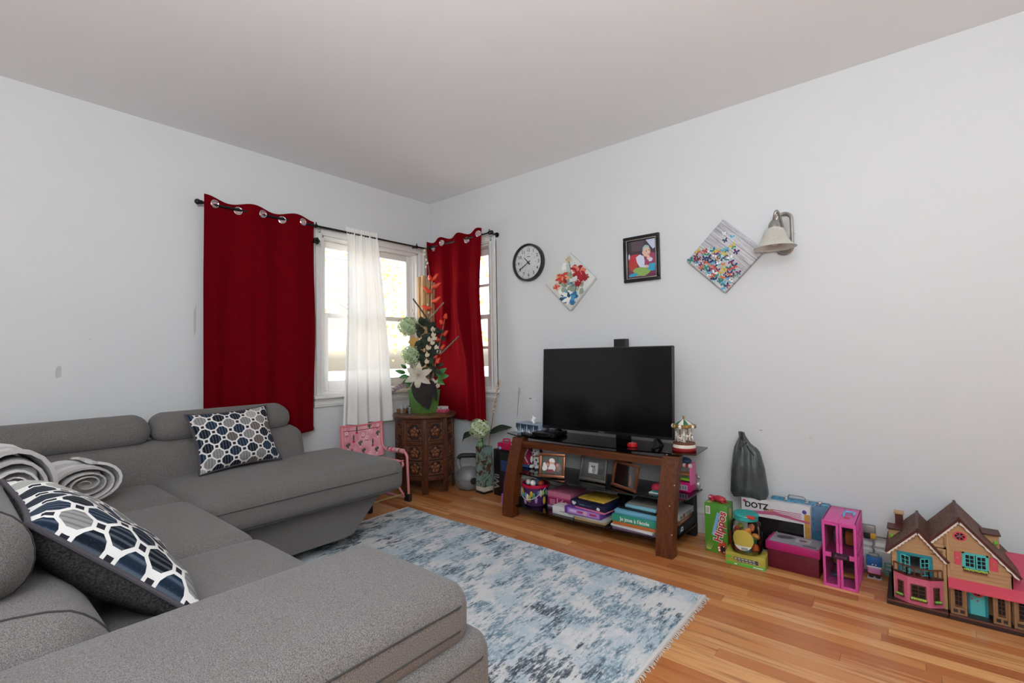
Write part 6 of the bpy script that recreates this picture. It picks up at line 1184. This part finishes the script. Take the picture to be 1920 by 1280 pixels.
# dormers with window boxes, chimney
for x, z, s in ((3.262, .243, -1), (3.562, .285, 1)):
    do = dp('dormer', MB().prism([(x-.022, z-.03), (x+.022, z-.03), (x+.022, z+.022), (x-.022, z+.022)], -.19, -.13, 'y'), TAN); dp('dormer_roof', MB().box(x-.027, x+.027, -.20, -.125, z+.020, z+.027, .001), BRN, do); dp('window_box', MB().ball((x-.0+.012*s, -.195, z-.008), (.007, .007, .009), 8, 6), GRL, do)
ch2 = dp('chimney', MB().box(3.262, 3.290, -.12, -.09, .24, .315), BRN); dp('chimney_cap', MB().box(3.258, 3.294, -.124, -.086, .312, .322, .002), TAN, ch2)
# French doors on the balcony
dp('door_casing', MB().box(3.270, 3.380, fy-.004, fy+.002, .205, .216).box(3.270, 3.280, fy-.004, fy+.002, .135, .206).box(3.371, 3.381, fy-.004, fy+.002, .135, .206), TQD)
def lite(nm, x0, x1, z0, z1, y, cols, rows, mat, parent, b=.003, bar=.0022, t=.003):
    m = MB(); m.box(x0, x0+b, y, y+t, z0, z1); m.box(x1-b, x1, y, y+t, z0, z1); m.box(x0+b, x1-b, y, y+t, z0, z0+b); m.box(x0+b, x1-b, y, y+t, z1-b, z1)
    for i in range(1, cols): xx = x0+b+(x1-x0-2*b)*i/cols; m.box(xx-bar/2, xx+bar/2, y, y+t, z0+b, z1-b)
    for j in range(1, rows): zz = z0+b+(z1-z0-2*b)*j/rows; m.box(x0+b, x1-b, y, y+t, zz-bar/2, zz+bar/2)
    return m
for x, ang in ((3.280, rad(-28)), (3.371, rad(35))):
    w_ = .034; s = 1 if x < 3.3 else -1; m = lite('', 0, w_, 0, .070, 0, 2, 4, TQL, D, .0035); X = Matrix.Translation((x, fy-.002, .136)) @ Matrix.Rotation(ang, 4, 'Z') @ Matrix.Scale(s, 4, (1, 0, 0)); m.v = [tuple(X @ Vector(v)) for v in m.v]
    if s < 0: m.f = [list(reversed(f)) for f in m.f]
    dd = dp('french_door', m, TQL); kx = X @ Vector((w_-.004, -.003, .028)); dp('knob', MB().ball(tuple(kx), .0028, 8, 6), plain('#b0308a', .4), dd)
# pink bay with windows, flower boxes and balcony rail
bay = [(3.258, -.318), (3.300, -.346), (3.368, -.349), (3.408, -.320)]
m = MB(); m.prism([(3.256, -.312)]+bay+[(3.412, -.312)], .022, .130, 'z'); by = dp('bay', m, PNK); m = MB(); m.prism([(3.254, -.312), (3.254, -.320), (3.299, -.350), (3.369, -.353), (3.413, -.321), (3.413, -.312)], .130, .137, 'z'); dp('balcony_floor', m, BRN)
pl = plain('#5a3320', .5)
for i in range(3):
    a, b = Vector((*bay[i], 0)), Vector((*bay[i+1], 0)); d = b-a; dp('balcony_rail', MB().tube([tuple(a+Vector((0, 0, .168))), tuple(b+Vector((0, 0, .168)))], .0035, 4), pl)
    for k in range(4): p = a.lerp(b, k/3); dp('baluster', MB().box(p.x-.002, p.x+.002, p.y-.002, p.y+.002, .137, .167), pl)
    mid = (a+b)/2; ang = math.atan2(d.y, d.x); W_, hgt = ((.011, .052) if i != 1 else (.024, .052)); m = lite('', -W_, W_, .050, .050+hgt, -.0035, 2, 3, pl, D, .004, .002, .004); X = Matrix.Translation(mid) @ Matrix.Rotation(ang, 4, 'Z'); m.v = [tuple(X @ Vector(v)) for v in m.v]; wi = dp('window', m, pl, by)
    m = MB().box(-W_+.003, W_-.003, -.0012, -.0004, .052, .048+hgt); m.v = [tuple(X @ Vector(v)) for v in m.v]; dp('pane', m, IN, by)
    g = random.Random(i); m = MB()
    fb = MB().box(-W_-.003, W_+.003, -.011, -.002, .040, .047, .001); fb.v = [tuple(X @ Vector(v)) for v in fb.v]; fbo = dp('flower_box', fb, pl, by)
    for k in range(7 if i == 1 else 4): q = X @ Vector((-W_+2*W_*(k+.5)/(7 if i == 1 else 4), -.009, .049)); m.ball(tuple(q), (.0048, .0048, .0045), 7, 5)
    fo = dp('flower_box_greens', m, GRL if i != 1 else plain('#9fb84a', .5, scale=300, var=.5), by, 40); fo['kind'] = 'stuff'
# big gable: round window, shutters and casement
def ring(nm, cx, cz, y, r0, r1, mat, parent=D):
    m = MB(); n = 24; v = []
    for q in (r0, r1):
        for yy in (y-.004, y): v += [(cx+q*cos(2*pi*i/n), yy, cz+q*sin(2*pi*i/n)*.9) for i in range(n)]
    f = []
    for i in range(n): j = (i+1) % n; f += [(i, j, 2*n+j, 2*n+i), (n+i, 3*n+i, 3*n+j, n+j), (2*n+i, 2*n+j, 3*n+j, 3*n+i), (i, n+i, n+j, j)]
    return dp(nm, m.add(v, f), mat, parent)
rwn = ring('round_window', 3.464, .316, fy, .015, .0195, COR); m = MB()
dp('pane', MB().prism(circ(3.464, .316, .0155, .014, 20), fy-.0022, fy, 'y'), IN, rwn)
for k in range(3): a = pi*k/3+.5; m.tube([(3.464-.016*cos(a), fy-.0025, .316-.0145*sin(a)), (3.464+.016*cos(a), fy-.0025, .316+.0145*sin(a))], .0015, 5)
dp('spokes', m, COR, rwn); dp('hub', MB().ball((3.464, fy-.003, .316), .004, 8, 6), TQD, rwn)
for x0, x1 in ((3.446, 3.464), (3.545, 3.566)): so2 = dp('shutter', MB().box(x0, x1, fy-.0035, fy, .205, .255, .001), COR); dp('heart', MB().ball(((x0+x1)/2, fy-.004, .232), (.004, .0015, .003), 8, 5), TAN, so2)
dp('window_frame', MB().box(3.468, 3.541, fy-.004, fy, .197, .203).box(3.468, 3.541, fy-.004, fy, .253, .258).box(3.468, 3.474, fy-.004, fy, .197, .258).box(3.535, 3.541, fy-.004, fy, .197, .258), TQL); dp('pane', MB().box(3.474, 3.535, fy-.0026, fy, .203, .253), IN)
dp('casement', lite('', 3.474, 3.504, .203, .253, fy-.005, 2, 3, TQL, D, .0035, .002), TQL); m = lite('', 0, .030, 0, .050, 0, 2, 3, TQL, D, .0035, .002); X = Matrix.Translation((3.507, fy-.010, .203)) @ Matrix.Rotation(rad(14), 4, 'Z'); m.v = [tuple(X @ Vector(v)) for v in m.v]; dp('casement', m, TQL)
m = MB(); g = random.Random(3); dp('flower_box', MB().box(3.472, 3.536, fy-.012, fy, .188, .194, .001), pl)
for k in range(12): m.ball((3.475+.0055*k, fy-.010+g.uniform(-.002, .002), .197+g.uniform(-.002, .002)), .0042, 7, 5)
fo = dp('flower_box_greens', m, plain('#8faa3a', .5, scale=300, var=.5), D, 40); fo['kind'] = 'stuff'
# awning, porch posts, front door
v = [(3.424, -.318, .152), (3.900, -.318, .152), (3.900, -.362, .128), (3.424, -.362, .128)]; dp('awning', MB().add(v+[(a, b, c-.005) for a, b, c in v], [(0, 3, 2, 1), (4, 5, 6, 7), (0, 1, 5, 4), (1, 2, 6, 5), (2, 3, 7, 6), (3, 0, 4, 7)]), COR)
v = [(3.604, -.318, .152), (3.90, -.318, .152), (3.90, -.14, .235), (3.604, -.14, .235)]; dp('wing_roof', MB().add(v+[(a, b, c-.006) for a, b, c in v], [(0, 1, 2, 3), (7, 6, 5, 4), (0, 4, 5, 1), (1, 5, 6, 2), (2, 6, 7, 3), (3, 7, 4, 0)]), plain('#b8465c', .45))
def porch(x0, x1):
    dp('porch_panel', MB().box(x0, x0+.008, -.345, -.337, .022, .132, .001).box(x1-.008, x1, -.345, -.337, .022, .132, .001).box(x0+.008, x1-.008, -.344, -.338, .042, .050).box(x0+.008, x1-.008, -.344, -.338, .022, .028).box((x0+x1)/2-.003, (x0+x1)/2+.003, -.344, -.338, .028, .042).box(x0+.008, x0+.013, -.343, -.338, .05, .132).box(x1-.013, x1-.008, -.343, -.338, .05, .132), TAND)
    w2 = dp('sidelight', lite('', x0+.011, x1-.011, .055, .125, -.342, 2, 4, pl, D, .0035, .002), pl); dp('pane', MB().box(x0+.012, x1-.012, -.3385, -.3380, .056, .124), IN); dp('kick_panel', MB().box(x0+.008, x1-.008, -.339, -.337, .028, .043), plain('#3a2a24', .6))
porch(3.428, 3.476); porch(3.546, 3.592); porch(3.600, 3.660)
dr = dp('front_door', MB().box(3.486, 3.528, -.310, -.305, .023, .125, .001), TQL); dp('door_frame', MB().box(3.480, 3.486, -.311, -.303, .023, .132).box(3.528, 3.536, -.311, -.303, .023, .132), TQD); dp('doorstep', MB().box(3.478, 3.544, -.350, -.303, .022, .0235), DKB)
rd = ring('round_light', 3.508, .110, -.310, .013, .018, COR, dr); dp('pane', MB().prism(circ(3.508, .110, .0135, .012, 20), -.3112, -.310, 'y'), IN, rd); m = MB()
for k in range(3): a = pi*k/3+.3; m.tube([(3.508-.014*cos(a), -.3125, .110-.0125*sin(a)), (3.508+.014*cos(a), -.3125, .110+.0125*sin(a))], .0014, 5)
dp('spokes', m, COR, rd)
for x, z in ((3.491, .083), (3.507, .078)): dp('heart_knob', MB().ball((x, -.312, z), (.0035, .002, .0032), 8, 6), COR, dr)
